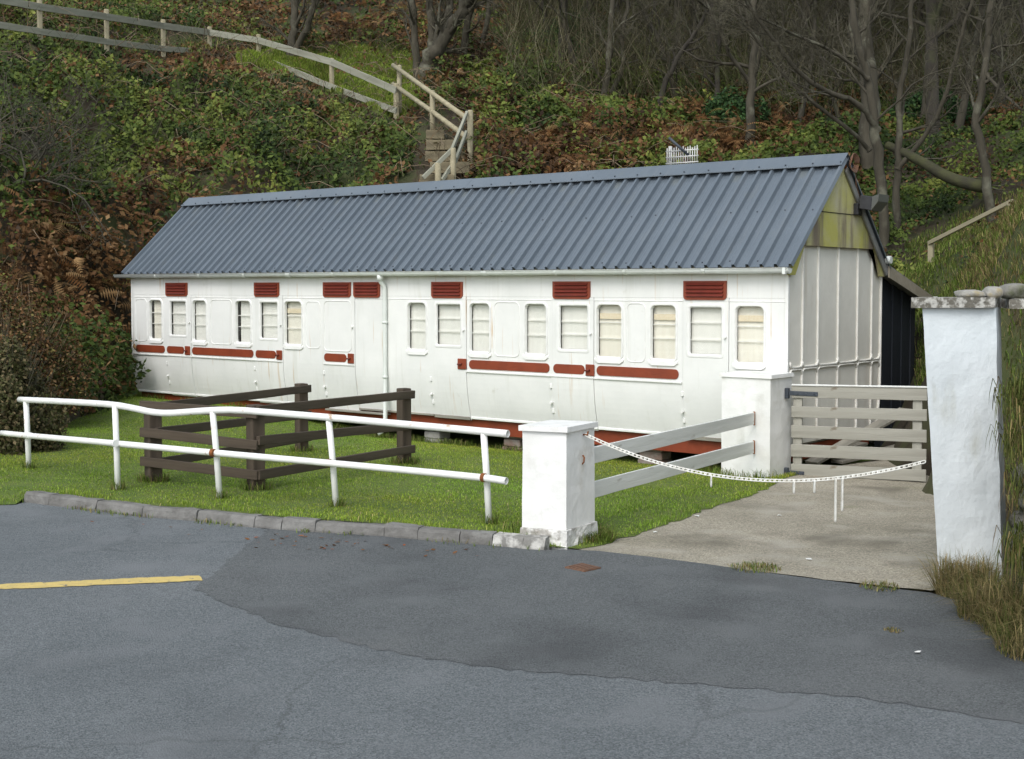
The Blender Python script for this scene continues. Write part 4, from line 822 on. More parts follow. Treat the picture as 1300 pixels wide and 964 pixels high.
prail(PA, PC, (516, 548, 587), (494, 527, 556), .09)

# ------------------------------------------------------------------ small things on the ground
dc = G(740, 722); DCo = empty('drain_cover', dc, 'small rusty square drain cover set in the tarmac', 'drain cover')
qd = [G(u, v) for u, v in [(717, 722), (742, 727), (763, 722.5), (739, 717)]]
MB().hexa([p + [0, 0, .003] for p in qd], [p + [0, 0, .014] for p in qd]).build('plate', 'rusted_iron', DCo)
for k in range(5):
    a = qd[0] * (1 - (k + .5) / 5) + qd[1] * ((k + .5) / 5); b = qd[3] * (1 - (k + .5) / 5) + qd[2] * ((k + .5) / 5); beam('rib', a * .92 + b * .08 + [0, 0, .016], a * .08 + b * .92 + [0, 0, .016], .02, .006, 'rusted_iron', DCo, bevel=0)
for i, (u, v, c, lab) in enumerate([(885, 648, 'bead_paint', 'white paper scrap lying on the drive under the hanging chain links'), (832, 671, 'bead_paint', 'white paper scrap on the drive left of the grass tuft'), (990, 647, 'bead_paint', 'small white scrap on the drive just left of the longest chain drop'), (1027, 709, 'bead_paint', 'white fleck on the drive between tuft and tall pillar'), (1165, 831, 'bead_paint', 'white scrap on the dark tarmac at lower right')]):
    p = G(u, v); p[2] = (float(zd(p[0], p[1])) if v < 730 else .006) + .004; a = R.random() * 6; s = .028
    pts_ = [p + np.array([math.cos(a + k * 1.26) * s * R.uniform(.6, 1.2), math.sin(a + k * 1.26) * s * R.uniform(.6, 1.2), R.uniform(0, .012)]) for k in range(5)]
    tag(MB().add(pts_ + [q + [0, 0, .003] for q in pts_], [tuple(range(5)), tuple(range(5, 10))] + [(k, (k + 1) % 5, 5 + (k + 1) % 5, 5 + k) for k in range(5)]).build('paper_scrap', c), lab, 'litter', 'white scraps on the ground')
# planks lying behind the gate
for i, (a, b, w, lab) in enumerate([((1030, 588), (1150, 520), .22, 'long grey plank slanting behind the gate'), ((1062, 597), (1172, 560), .2, 'weathered plank lying low behind the gate'), ((1010, 600), (1095, 563), .18, 'short plank against the carriage end behind the gate')]):
    A, B = D(a[0], a[1], 16.6 + .2 * i), D(b[0], b[1], 17.6 + .2 * i); A[2] = max(A[2], -.08); B[2] = max(B[2], .0); tag(beam('plank', A, B, w, .04, 'timber_worn', None), lab, 'plank', 'planks behind the gate')

# ------------------------------------------------------------------ stones: on the pillar cap, retaining wall at the right edge
def rock_mesh(seed, s=(1, 1, 1), amp=.28):
    bm = bmesh.new(); bmesh.ops.create_icosphere(bm, subdivisions=3, radius=1.)
    for v in bm.verts:
        p = v.co; k = 1 + amp * nz3(p.x * 1.1 + seed, p.y * 1.1, p.z * 1.1) + amp * .45 * nz3(p.x * 3 + seed, p.y * 3, p.z * 3)
        q = Vector((math.copysign(abs(p.x) ** .75, p.x), math.copysign(abs(p.y) ** .75, p.y), math.copysign(abs(p.z) ** .75, p.z))); v.co = Vector((q.x * k * s[0], q.y * k * s[1], q.z * k * s[2]))
    me = bpy.data.meshes.new('stone'); bm.to_mesh(me); bm.free(); me.polygons.foreach_set('use_smooth', [True] * len(me.polygons)); return me
def basis(loc, a): return Matrix.Translation(Vector([float(c) for c in loc])) @ Matrix.Rotation(a, 4, 'Z')
ang = math.atan2(rt[1], rt[0]); zc = c0[2] + tk
for u, w, h, sd, lab, m in [(1231, .10, .032, 3, 'flat grey stone resting on the tall pillar cap, leftmost', 'rock_lichen'), (1259, .062, .045, 8, 'small brown stone between two others on the pillar cap', 'rock_lichen'), (1287, .105, .058, 15, 'large speckled stone at the right end of the pillar cap', 'rock')]:
    p = D(u, 380, 9.62 if u < 1280 else 9.7); p[2] = zc + h * .8; tag(link('stone', rock_mesh(sd, (w, .09, h), .2), None, basis(p, ang), m), lab, 'stone')
SW = empty('retaining_wall', LD(3.7, 9.0, 0), 'rough stone retaining wall overgrown with grass right of the tall pillar', 'wall')
rm = [rock_mesh(40 + k, (1, .8, .75), .3) for k in range(6)]
n_ = 0
for j in range(11):
    for i in range(13):
        t_ = (i + .5 * (j % 2)) / 13; lat = 3.78 - .36 * t_ + .02 * j + R.uniform(-.03, .03); dep = 9.72 - 2.6 * t_; s = R.uniform(.10, .155); z = .04 + j * .185 + R.uniform(-.03, .03)
        o = link('stone', rm[R.randrange(6)], SW, basis(LD(lat + .10, dep, z), R.random() * 6.28) @ Matrix.Diagonal((s, s, s * .95, 1)), 'rock'); n_ += 1
cw = [D(1266, 390, 9.62), D(1330, 388, 9.5)]
lumpy('coping', [LD(3.70, 9.62, zc - .085), LD(4.35, 9.5, zc - .085), LD(4.5, 10.2, zc - .085), LD(3.85, 10.2, zc - .085)], [LD(3.70, 9.62, zc - .015), LD(4.35, 9.5, zc - .015), LD(4.5, 10.2, zc - .015), LD(3.85, 10.2, zc - .015)], 8, 2, .012, 'lichen_cap', SW, 9)

# ------------------------------------------------------------------ timber fence on the crest, steps, handrails
FP = [(-45, -20, 33), (50, -6, 35), (135, 12, 37.5), (207, 25, 40), (266, 34, 42), (328, 44, 42), (421, 74, 39), (503, 106, 36)]
TR = [-8, 9, 21.5, 33, 41.5, 51.5, 79, 115]; LR = [25, 40, 53, 62, 67, 72, 110.5, 141]
FE = empty('path_fence', D(266, 70, 42), 'weathered two-rail timber fence along the path on top of the bank', 'fence')
fb = []
for (u, v, d) in FP:
    t_ = D(u, v, d); fb.append(t_); zb2 = min(tz1(t_[0], t_[1]), t_[2] - .9); beam('post', (t_[0], t_[1], zb2 - .1), t_, .13, .13, 'wood_rail', FE, up=(.3, 1, 0), bevel=.03)
for i in range(len(FP) - 1):
    for vs_, m, hh in ((TR, 'wood_rail_grey', .19), (LR, 'wood_rail_grey', .17)):
        a = D(FP[i][0], vs_[i], FP[i][2] - .1); b = D(FP[i + 1][0], vs_[i + 1], FP[i + 1][2] - .1); beam('rail', a, b, .05, hh, m, FE, wob=.01)
ST = empty('timber_steps', D(555, 236, 28.6), 'flight of timber-edged steps climbing the bank behind the roof', 'steps')
for u0, u1, v0, v1, d in [(529, 577, 236, 249, 27.6), (533, 577, 222, 235, 28.5), (546, 596, 206, 220, 29.6), (540, 577, 192.5, 205, 30.8), (541, 576, 178, 190.5, 31.9), (541, 564, 165.5, 176.5, 33)]:
    a, b = D(u0, (v0 + v1) / 2, d), D(u1, (v0 + v1) / 2, d); hh = (v1 - v0) * d / F; s_ = beam('riser', a, b, .12, hh, 'wood_sleeper', ST, wob=.01)
    za_ = a[2] + hh / 2 - .02; MB().hexa([a + fh * .05 + [0, 0, hh / 2 - .10], b + fh * .05 + [0, 0, hh / 2 - .10], b + fh * 1.2 + [0, 0, hh / 2 - .10], a + fh * 1.2 + [0, 0, hh / 2 - .10]], [a + fh * .062 + [0, 0, hh / 2 - .02], b + fh * .062 + [0, 0, hh / 2 - .02], b + fh * 1.2 + [0, 0, hh / 2 - .01], a + fh * 1.2 + [0, 0, hh / 2 - .01]]).build('tread', 'gravel', ST)
HR = empty('step_handrail', D(597, 205, 30.4), 'round pale timber handrail turning down beside the bank steps', 'handrail')
def hpost(u, v0, v1, d, r=.07): a, b = D(u, v1, d), D(u, v0, d); rodobj('post', [a - [0, 0, .3], a, b - [0, 0, .03], b], [r, r, r, r * .75], 'wood_rail', HR, 10)
for q in [(597, 140, 205, 30.4), (575, 188, 237, 28.6), (556, 207, 240, 28.3), (507, 83, 130, 36.2), (549, 115, 150, 33.4)]: hpost(*q)
for pts in ([(499, 83, 36.4), (549, 119, 33.4), (592, 150, 30.5)], [(499, 107, 36.4), (549, 142, 33.4), (592, 174, 30.5)]): rodobj('rail', [D(*p) for p in pts], .062, 'wood_rail', HR, 10)
for pts in ([(593, 143, 30.3), (574, 190, 28.6), (537, 226, 28.2)], [(592, 168, 30.3), (579, 203, 28.8), (561, 229, 28.3)]):
    for a, b in zip(pts[:-1], pts[1:]): beam('rail', D(*a), D(*b), .06, .09, 'wood_rail_grey', HR)
TS = empty('timber_stack', D(225, 58, 44), 'low stack of pale timber boards beside the path fence', 'timber')
for v in (41, 46.5, 52): beam('board', D(180, v - 1 + (v - 46) * .3, 44), D(247, v + (v - 46) * -.25, 44), .06, .10, 'wood_rail_grey', TS)
for u in (230, 249): beam('post', D(u, 60, 44), D(u, 36, 44), .10, .10, 'wood_rail', TS, up=(0, 1, 0))
beam('beam', D(247, 50, 44), D(272, 46, 43.4), .35, .30, 'wood_brown', TS)  # dark block put in for the black hollow beside the boards
H2 = empty('slope_handrail', D(1182, 350, 23), 'plain timber handrail climbing the grassy slope at the right', 'handrail')
for u, v0, v1, d in [(1182, 308, 352, 23), (1283, 257, 292, 21)]: beam('post', D(u, v1 + 12, d), D(u, v0, d), .10, .10, 'wood_rail', H2, up=(0, 1, 0), bevel=.02)
for a, b in [((1179, 309, 23), (1284, 256, 21)), ((1284, 256, 21), (1345, 254, 20))]: beam('rail', D(*a), D(*b), .05, .07, 'wood_rail', H2)

# ------------------------------------------------------------------ vegetation: ground cover
COACH_PIX = [(165, 500), (172, 380), (250, 300), (1062, 246), (1122, 330), (1160, 380), (1165, 600), (700, 560)]
def hnormal(x, y):
    e = .3; h0 = hill(x, y); n_ = np.stack([-(hill(x + e, y) - h0) / e, -(hill(x, y + e) - h0) / e, np.ones_like(h0)], 1); return n_ / np.linalg.norm(n_, axis=1)[:, None], h0
def scatter(n, u0, u1, d0, d1, pw=1.):
    u = NR.uniform(u0, u1, n); d = d0 + (d1 - d0) * NR.random(n) ** pw; lat = (u - CX) / F * d
    x = lat * rt[0] + d * fh[0]; y = lat * rt[1] + d * fh[1]; nn, h = hnormal(x, y); P = np.stack([x, y, h], 1); pu, pv = pix(P)
    ok = (h > zl(y) + .02) & ~inpoly(pu, pv, COACH_PIX) & ~((x > XL - .2) & (x < XR + .3) & (y > Y0 - .1) & (y < Y1 + .25)) & ~inpoly(x, y, ROAD) & ~inpoly(x, y, DRIVE) & (pv > -60)
    return P[ok], nn[ok], pu[ok], pv[ok], d[ok]
def blob(u, v, cu, cv, ru, rv): return np.exp(-(((u - cu) / ru) ** 2 + ((v - cv) / rv) ** 2))
GRASSP = [(300, 70), (345, 64), (400, 66), (440, 58), (515, 66), (560, 96), (540, 125), (505, 155), (430, 118), (375, 95), (300, 82)]
def zones(u, v, x, y):
    nb = fbm(x, y, .35)
    br = np.clip(.15 + 1.5 * (nb - .5) + .75 * blob(u, v, 60, 345, 130, 70) + .55 * blob(u, v, 230, 78, 120, 22) + .7 * blob(u, v, 470, 25, 120, 40) + .45 * blob(u, v, 790, 190, 150, 50) + .35 * blob(u, v, 640, 210, 60, 40) + .35 * blob(u, v, 420, 150, 60, 60) + .4 * blob(u, v, 230, 300, 80, 60), 0, 1)
    gr = inpoly(u, v, GRASSP).astype(float); gr = np.maximum(gr, .9 * blob(u, v, 230, 55, 110, 12)); gr = np.maximum(gr, np.exp(-((v - (78 + (u - 640) * .36)) / 11) ** 2) * ((u > 570) & (u < 850)))
    gr = np.maximum(gr, ((u > 1150) & (v > 300 - (u - 1165) * .45)).astype(float) * .95); gr = np.maximum(gr, .8 * ((u > 1225) & (v > 400)))
    return br, gr
PATHL = [(-60, 62), (50, 60), (135, 70), (207, 72), (265, 76), (327, 82), (421, 120), (503, 152), (545, 180), (566, 205), (566, 250)]
STEPP = [(528, 150), (605, 138), (606, 232), (585, 262), (515, 262), (528, 190)]
def lowzone(u, v): return np.clip(1.5 * np.exp(-(segdist(u, v, PATHL) / 26) ** 2), 0, 1)
def frames(nn, spread):
    """random tangent frames around tilted normals"""
    n = nn + NR.normal(0, spread, nn.shape); n /= np.linalg.norm(n, axis=1)[:, None]; a = NR.normal(0, 1, nn.shape); a -= n * (a * n).sum(1)[:, None]; a /= np.linalg.norm(a, axis=1)[:, None]; return a, np.cross(n, a), n
def leaf_mesh(name, P, nn, size, col, m, spread=.8, aspect=.6, fold=.25):
    a, b, n = frames(nn, spread); s = size[:, None]; k = len(P)
    V = np.stack([P, P + a * s * .5 + b * s * aspect * .5 - n * s * fold * .0, P + a * s + n * s * -.12, P + a * s * .5 - b * s * aspect * .5], 1); V[:, 0] += n * s * fold * .3; V[:, 2] += n * s * fold * .3
    I = np.arange(k)[:, None] * 4; Fc = np.concatenate([I + [0, 1, 2], I + [0, 2, 3]]); return npmesh(name, V.reshape(-1, 3), Fc, np.repeat(col, 4, 0), m)
def pal(n, cols, w, jit=.25):
    c = np.array(cols)[NR.choice(len(cols), n, p=np.array(w) / sum(w))]; return np.clip(c * (1 + NR.normal(0, jit, (n, 1))), .004, .6)
G_IVY = [(.020, .036, .010), (.045, .072, .014), (.085, .115, .022), (.17, .18, .034), (.060, .092, .042)]
G_BR = [(.13, .062, .024), (.085, .044, .019), (.20, .125, .058), (.038, .022, .012), (.115, .095, .030)]
def cover(name, n, u0, u1, d0, d1, size, hmax, label, wood=False, pw=1.):
    P, nn, u, v, d = scatter(n, u0, u1, d0, d1, pw); br, gr = zones(u, v, P[:, 0], P[:, 1]); k = (NR.random(len(P)) > gr * .97) & ~(inpoly(u, v, STEPP) & (NR.random(len(P)) < .93)); P, nn, u, v, d, br = P[k], nn[k], u[k], v[k], d[k], br[k]
    H = .05 + hmax * 1.25 * np.clip(fbm(P[:, 0], P[:, 1], .75) * 2.6 - .85, 0, 1) * (.55 + .6 * vn(P[:, 0], P[:, 1], 2.7)); H = H * (1 - .92 * lowzone(u, v)); t_ = NR.random(len(P)) ** .35; P = P + nn * (H * t_)[:, None]
    X_, Y_ = P[:, 0], P[:, 1]; nl_ = len(P); isb = NR.random(nl_) < 1 / (1 + np.exp(-7 * (br + (vn(X_, Y_, 1.6) - .5) * .9 - .42)))
    def ramp(cols, t_): return np.stack([np.interp(t_, np.linspace(0, 1, len(cols)), [q[i] for q in cols]) for i in range(3)], 1)
    tg = np.clip(1.7 * fbm(X_ + 31, Y_, .8) - .38 + NR.normal(0, .13, nl_), 0, 1); tb = np.clip(1.7 * fbm(X_ + 77, Y_ + 9, .9) - .35 + NR.normal(0, .16, nl_), 0, 1)
    c = np.where(isb[:, None], ramp([(.034, .020, .011), (.075, .040, .018), (.13, .064, .024), (.21, .130, .060)], tb), ramp([(.018, .032, .010), (.038, .062, .013), (.068, .098, .019), (.105, .135, .026), (.17, .19, .040)], tg))
    c = c * (1 + NR.normal(0, .15, (nl_, 1)))
    if wood: c = c * np.array([.95, .95, .95])
    s = size * (d / 30) ** .45 * NR.uniform(.5, 1.35, len(P)); return tag(link(name, leaf_mesh(name, P, nn * .6 + np.array([-fh[0], -fh[1], .55]) * .5, s, c, 'leaf', .75)), label, kind='stuff')
cover('bank_ivy', 190000, -110, 640, 17, 47, .13, .9, 'tangled ivy and bramble covering the left bank')
cover('spur_ivy', 110000, 575, 1120, 23, 46, .13, .70, 'bramble and ivy leaves on the bank behind the roof')
cover('right_slope_ivy', 40000, 1080, 1440, 20, 36, .10, .35, 'ivy and leaf litter on the slope right of the gable')
cover('wood_floor_ivy', 150000, 620, 1420, 34, 85, .135, .45, 'dark ivy and leaf litter under the bare trees', True)
cover('upper_slope_cover', 70000, -110, 640, 44, 85, .15, .7, 'brown scrub on the slope above the path')
cover('wall_ivy', 26000, 1225, 2300, 4, 14, .06, .14, 'small leaves on the bank above the stone wall')

def fronds(name, P, nn, size, col, label, m='dead_leaf'):
    k = 11; T = []
    for i in range(k):
        t_ = i / (k - 1); x = t_; z = -.45 * t_ * t_; w = .30 * (1 - t_) ** .8 * (.4 + .6 * min(1, t_ * 5)) + .02
        for s in (-1, 1): T += [(x, 0, z), (x + .05, s * w, z - .07 - .1 * w), (x + .085, 0, z - .03)]
    T = np.array(T); n = len(P); a, b, nz_ = frames(nn, .45); a = a * .9 + nz_ * .35; V = P[:, None] + size[:, None, None] * (T[None, :, 0:1] * a[:, None] + T[None, :, 1:2] * b[:, None] + T[None, :, 2:3] * nz_[:, None])
    Fc = np.arange(n * len(T)).reshape(-1, 3); return tag(link(name, npmesh(name, V.reshape(-1, 3), Fc, np.repeat(col, len(T), 0), m)), label, kind='stuff')
P, nn, u, v, d = scatter(60000, -110, 1000, 18, 50); br, gr = zones(u, v, P[:, 0], P[:, 1]); k = NR.random(len(P)) < np.clip(br * 1.1 - .42, 0, 1) * (1 - gr) * (1 - lowzone(u, v)); P, nn, d = P[k], nn[k], d[k]
P = P + nn * NR.uniform(.1, .7, (len(P), 1)); fronds('dead_bracken', P, nn * .5 + [0, 0, .6], NR.uniform(.30, .62, len(P)), pal(len(P), G_BR + [(.19, .105, .045)], [3, 2, 3, 1, 1, 3]), 'rust-brown dead bracken fronds lying over the bank')

def blades(name, P, h, w, lean, col, label, m='grass_leaf', kind='stuff', parent=None, droop=.35):
    n = len(P); a = NR.uniform(0, 6.283, n); dx = np.stack([np.cos(a), np.sin(a), np.zeros(n)], 1); sd_ = np.stack([-np.sin(a), np.cos(a), np.zeros(n)], 1); hh = h[:, None]; ww = w[:, None]; le = lean[:, None]
    m1 = P + dx * hh * le * .35 + np.array([0, 0, 1.]) * hh * .6; tp = P + dx * hh * le + np.array([0, 0, 1.]) * hh * (1 - droop * le)
    V = np.stack([P - sd_ * ww, P + sd_ * ww, m1 + sd_ * ww * .7, m1 - sd_ * ww * .7, tp], 1); I = np.arange(n)[:, None] * 5
    Fc = np.concatenate([I + [0, 1, 2], I + [0, 2, 3], I + [3, 2, 4]]); me = npmesh(name, V.reshape(-1, 3), Fc, np.repeat(col, 5, 0), m)
    return tag(link(name, me, parent), label, kind=kind)
GG = [(.14, .21, .035), (.18, .25, .05), (.23, .27, .075), (.10, .16, .026), (.32, .29, .11)]
# rough grass: path verge, spur crest, right-hand slope
P, nn, u, v, d = scatter(260000, -110, 1420, 11, 48); br, gr = zones(u, v, P[:, 0], P[:, 1]); k = (NR.random(len(P)) < gr) & ((d > 12.6) | (NR.random(len(P)) < .12)); P, u, v, d = P[k], u[k], v[k], d[k]; n = len(P)
straw = NR.random(n) < np.where(u > 1225, .40, np.where(u > 1100, .12, np.where(u > 560, .45, .14))) * (.4 + 1.2 * vn(P[:, 0], P[:, 1], .7)); c = np.where(straw[:, None], pal(n, [(.28, .23, .11), (.22, .18, .085), (.16, .13, .06)], [1, 1, 1]), pal(n, GG, [3, 3, 2, 3, 1]))
hgt = NR.uniform(.08, .24, n) * np.where(u > 1220, .75, 1) * (.5 + 1. * vn(P[:, 0], P[:, 1], 1.1)) * np.where((v > 92) & (u < 520), .45, 1); blades('rough_grass', P, hgt, np.full(n, .006) * (d / 22), NR.uniform(.1, 1., n), c, 'rough tufted grass by the path and on the right slope')

P, nn, u, v, d = scatter(110000, 280, 590, 35, 47); k = inpoly(u, v, GRASSP) | (NR.random(len(u)) < .5 * blob(u, v, 500, 60, 60, 14)); P, u, v, d = P[k], u[k], v[k], d[k]; n = len(P)
c = pal(n, [(.25, .34, .05), (.32, .40, .075), (.19, .27, .038), (.40, .39, .12)], [4, 3, 3, 1.5], .2) * (.75 + .5 * vn(P[:, 0], P[:, 1], .9))[:, None]
blades('path_grass', P + [0, 0, .03], NR.uniform(.07, .18, n) * (.5 + vn(P[:, 0], P[:, 1], .8)), np.full(n, .010), NR.uniform(.2, 1.2, n), c, 'bright short grass of the path on top of the bank')
P, nn, u, v, d = scatter(80000, 1130, 1700, 12.2, 26); br, gr = zones(u, v, P[:, 0], P[:, 1]); k = NR.random(len(P)) < gr; P, u, v, d = P[k], u[k], v[k], d[k]; n = len(P)
straw = NR.random(n) < np.where(u > 1215, .5, .15) * (.3 + 1.3 * vn(P[:, 0], P[:, 1], 1.1)); c = np.where(straw[:, None], pal(n, [(.34, .27, .12), (.26, .20, .09), (.17, .13, .06)], [1, 1, 1]), pal(n, GG, [3, 3, 2, 3, 1]))
blades('slope_grass', P, NR.uniform(.06, .2, n), np.full(n, .006), NR.uniform(.3, 1.4, n), c, 'mixed green and straw grass on the slope above the tall pillar')
P, nn, u, v, d = scatter(26000, 1290, 2300, 4, 12.4); n = len(P); c = pal(n, GG + [(.30, .24, .11), (.22, .17, .08)], [3, 3, 2, 3, 1, 3, 3])
blades('bank_grass', P, NR.uniform(.06, .2, n), np.full(n, .005), NR.uniform(.3, 1.4, n), c, 'rough grass on the near bank behind the stone wall')
# lawn: short blades, denser and longer at the edges
n = 370000; x = NR.uniform(-24.5, -5.8, n); y = NR.uniform(6.5, 16., n); k = inpoly(x, y, LAWN) & (hill(x, y) < zl(y) + .06) & ~((y > Y0 + .55)) & ~inpoly(x, y, [(p[0], p[1]) for p in quad(q1[1], q1[0], q1[2], .02)]) & ~inpoly(x, y, [(p[0], p[1]) for p in q2])
x, y = x[k], y[k]; P = np.stack([x, y, lawnz(x, y) - .008], 1); n = len(x); pu, pv = pix(P); k = (pu > -130) & (pu < 1430); P, x, y = P[k], x[k], y[k]; n = len(P)
pt_ = fbm(x, y, .8); fine = vn(x, y, 3.3); c = pal(n, [(.23, .33, .040), (.30, .40, .060), (.18, .27, .030), (.40, .42, .10), (.44, .37, .17)], [4, 3.5, 3.4, .9, .35], .2) * (.72 + .55 * pt_ + .12 * fine)[:, None]; c[:, 0] *= (.82 + .38 * vn(x, y, .55))
edge_ = ~(inpoly(x + .13, y - .13, LAWN) & inpoly(x - .1, y - .13, LAWN) & inpoly(x + .16, y, LAWN)); h = NR.uniform(.018, .042, n) * (.6 + .8 * vn(x, y, 1.9)) * np.where(edge_, 1.7, 1.)
blades('lawn_grass', P, h, NR.uniform(.0022, .0042, n), NR.uniform(.2, 1.3, n), c, 'short mown grass blades of the lawn', droop=.45)
# long grass round posts and pillars, verge weeds along the kerb foot
Q = []
for p, r_, k in [(PA, .14, 260), (PB_, .14, 260), (PC, .14, 200), (PD, .16, 300)] + [(b, .06, 90) for b in RB] + [(q1[0] * .5 + q1[3] * .5, .25, 200), (q1[2] * .6 + q1[3] * .4, .28, 700), (q1[2], .16, 420), (cc + [-.35, 0, 0], .34, 400)]:
    a = NR.uniform(0, 6.28, k); rr = r_ * NR.uniform(.5, 1.25, k); X = p[0] + rr * np.cos(a); Yv = p[1] + rr * np.sin(a); kk_ = inpoly(X, Yv, LAWN); Q.append(np.stack([X[kk_], Yv[kk_], lawnz(X[kk_], Yv[kk_]) - .01], 1))
for i, b in enumerate(KERB[:-1]):
    e = KERB[i + 1]; k = int(np.linalg.norm(e - b) * (90 if i in (0, 1, 2, 3, 4, 5, 6) else 45)); t_ = NR.random(k); sel = vn(b[0] + (e[0] - b[0]) * t_, b[1] + (e[1] - b[1]) * t_, 2.4) > .42; t_ = t_[sel]; X = b[0] + (e[0] - b[0]) * t_ - NR.uniform(-.005, .035, len(t_)) * .25; Yv = b[1] + (e[1] - b[1]) * t_ - .02 - NR.random(len(t_)) ** 2 * .10; Q.append(np.stack([X, Yv, np.full(len(X), .0)], 1))
x_ = NR.uniform(XL - .3, XR + .1, 5200); y_ = Y0 + .02 + NR.uniform(-.06, .34, 5200); k = vn(x_, y_, 1.6) > .38; Q.append(np.stack([x_[k], y_[k], lawnz(x_[k], y_[k]) - .01], 1))
P = np.concatenate(Q); n = len(P); lowk = np.abs(P[:, 2]) < 1e-9; blades('verge_grass', P, np.where(lowk, NR.uniform(.02, .07, n), NR.uniform(.06, .16, n)), NR.uniform(.003, .005, n), NR.uniform(.2, 1.2, n), pal(n, GG + [(.25, .20, .09)], [3, 3, 2, 3, 1, 2]), 'longer grass and weeds round posts and along the kerb')
# tufts as things
def tuft(name, p, r, k, h, cols, w, label, cat='grass tuft', group=None, hang=None, wd2=.004):
    a = NR.uniform(0, 6.28, k); rr = r * NR.random(k) ** .6; P = np.stack([p[0] + rr * np.cos(a), p[1] + rr * np.sin(a), np.full(k, p[2])], 1); o = blades(name, P, NR.uniform(.4, 1.1, k) * h, NR.uniform(.6, 1.2, k) * wd2, NR.uniform(.1, 1.7, k), pal(k, cols, w), label, kind=None)
    tag(o, label, cat, group); return o
STR = [(.33, .27, .13), (.27, .21, .10), (.20, .165, .075), (.11, .13, .035)]
def dz(p): p = np.array(p); p[2] = float(zd(p[0], p[1])); return p
tuft('grass_tuft', dz(G(958, 722)), .20, 320, .05, GG + STR, [2, 1, 1, 3, 2, 2, 2, 2, 2], 'small green grass tuft at the road edge of the drive', group='grass tufts'); tuft('grass_tuft', dz(G(1117, 748)), .15, 160, .045, GG + STR, [2, 1, 1, 3, 2, 2, 2, 2, 2], 'little grass tuft at the drive edge left of the tall pillar', group='grass tufts')
tuft('grass_tuft', G(1135, 802), .06, 70, .03, STR, [1, 2, 2, 2], 'tiny dry grass patch growing in the tarmac', group='grass tufts')
tuft('straw_grass', G(1228, 755), .22, 1100, .36, STR, [4, 4, 2, 2], 'pale dry grass clump at the foot of the tall pillar', group='grass tufts', wd2=.0032); tuft('straw_grass', G(1272, 786), .28, 1400, .34, STR, [3, 3, 3, 4], 'dry and green grass clump at the road edge by the stone wall', group='grass tufts', wd2=.0032)
tuft('straw_grass', G(1300, 806), .25, 1200, .26, STR, [2, 3, 3, 5], 'grass clump at the right frame edge where tarmac meets the bank', group='grass tufts', wd2=.0032); tuft('straw_grass', G(1330, 830), .3, 1000, .26, STR, [2, 3, 3, 5], 'low grass clump just past the right frame edge', group='grass tufts', wd2=.0032)
# grass hanging down the stone wall
HGc = []; HGp = []
def hanging(name, p, k, L_, cols, w, label):
    n = k; base = np.array(p) + NR.normal(0, 1, (n, 3)) * np.array([.10, .10, .07]); dr = -rt * .25 - fh * .30; o_ = dr + NR.normal(0, .5, (n, 3)); o_[:, 2] = np.abs(o_[:, 2]) * .5; o_ /= np.linalg.norm(o_, axis=1)[:, None]; L2 = L_ * NR.uniform(.5, 1.1, n)[:, None]
    p1 = base + o_ * L2 * .30 + [0, 0, .06]; p2 = base + o_ * L2 * .50 - np.array([0, 0, 1]) * L2 * .35; p3 = base + o_ * L2 * .55 - np.array([0, 0, 1]) * L2 * .95; s = np.cross(o_, [0, 0, 1.]) * .0035
    V = np.stack([base - s, base + s, p1 + s, p1 - s, p2 + s * .8, p2 - s * .8, p3], 1); I = np.arange(n)[:, None] * 7; Fc = np.concatenate([I + [0, 1, 2], I + [0, 2, 3], I + [3, 2, 4], I + [3, 4, 5], I + [5, 4, 6]])
    return tag(link(name, npmesh(name, V.reshape(-1, 3), Fc, np.repeat(pal(n, cols, w), 7, 0), 'grass_leaf')), label, 'grass', 'grass hanging on the stone wall')
for u, v, dp, k, L_, lab in [(1312, 505, 8.9, 420, .15, 'long green grass hanging over the wall edge beside the pillar'), (1312, 560, 8.8, 300, .15, 'drooping grass tuft halfway down the stone wall'), (1322, 700, 8.3, 420, .24, 'thick grass hanging low on the wall at the right edge'), (1330, 620, 8.4, 260, .2, 'grass tuft at mid height on the right frame edge')]:
    hanging('hanging_grass', D(u, v, dp), k, L_, [(.10, .12, .028), (.15, .16, .045), (.075, .095, .022), (.26, .20, .09), (.17, .12, .055)], [3, 3, 2, 2, 1], lab)

ORD = ['first', 'second', 'third', 'fourth', 'fifth', 'sixth', 'seventh', 'eighth', 'ninth', 'tenth', 'eleventh', 'twelfth', 'thirteenth', 'fourteenth', 'fifteenth', 'sixteenth']
# hart's-tongue ferns, yellow-green straps
def fern(p, nn, s, label):
    mb = []; k = R.randint(7, 11); V = []; Fc = []; c = []
    for i in range(k):
        a = 6.28 * i / k + R.uniform(-.3, .3); d_ = np.array([math.cos(a), math.sin(a), 0]); sd_ = np.array([-math.sin(a), math.cos(a), 0]); L_ = s * R.uniform(.7, 1.2); w = L_ * .075; b0 = len(V)
        for j in range(6): t_ = j / 5; q = p + d_ * L_ * (t_ * .8) + np.array([0, 0, 1]) * L_ * (.75 * t_ - .65 * t_ * t_); ww = w * (.5 + 1.2 * t_) * (1 - t_ ** 5 * .95); V += [q - sd_ * ww, q + sd_ * ww]
        Fc += [(b0 + 2 * j, b0 + 2 * j + 1, b0 + 2 * j + 3, b0 + 2 * j + 2) for j in range(5)]; c += [np.array([.17, .22, .035]) * R.uniform(.6, 1.15)] * 12
    return tag(link('strap_fern', npmesh('strap_fern', np.array(V), np.array(Fc), np.array(c), 'leaf')), label, 'fern', 'strap ferns on the bank')
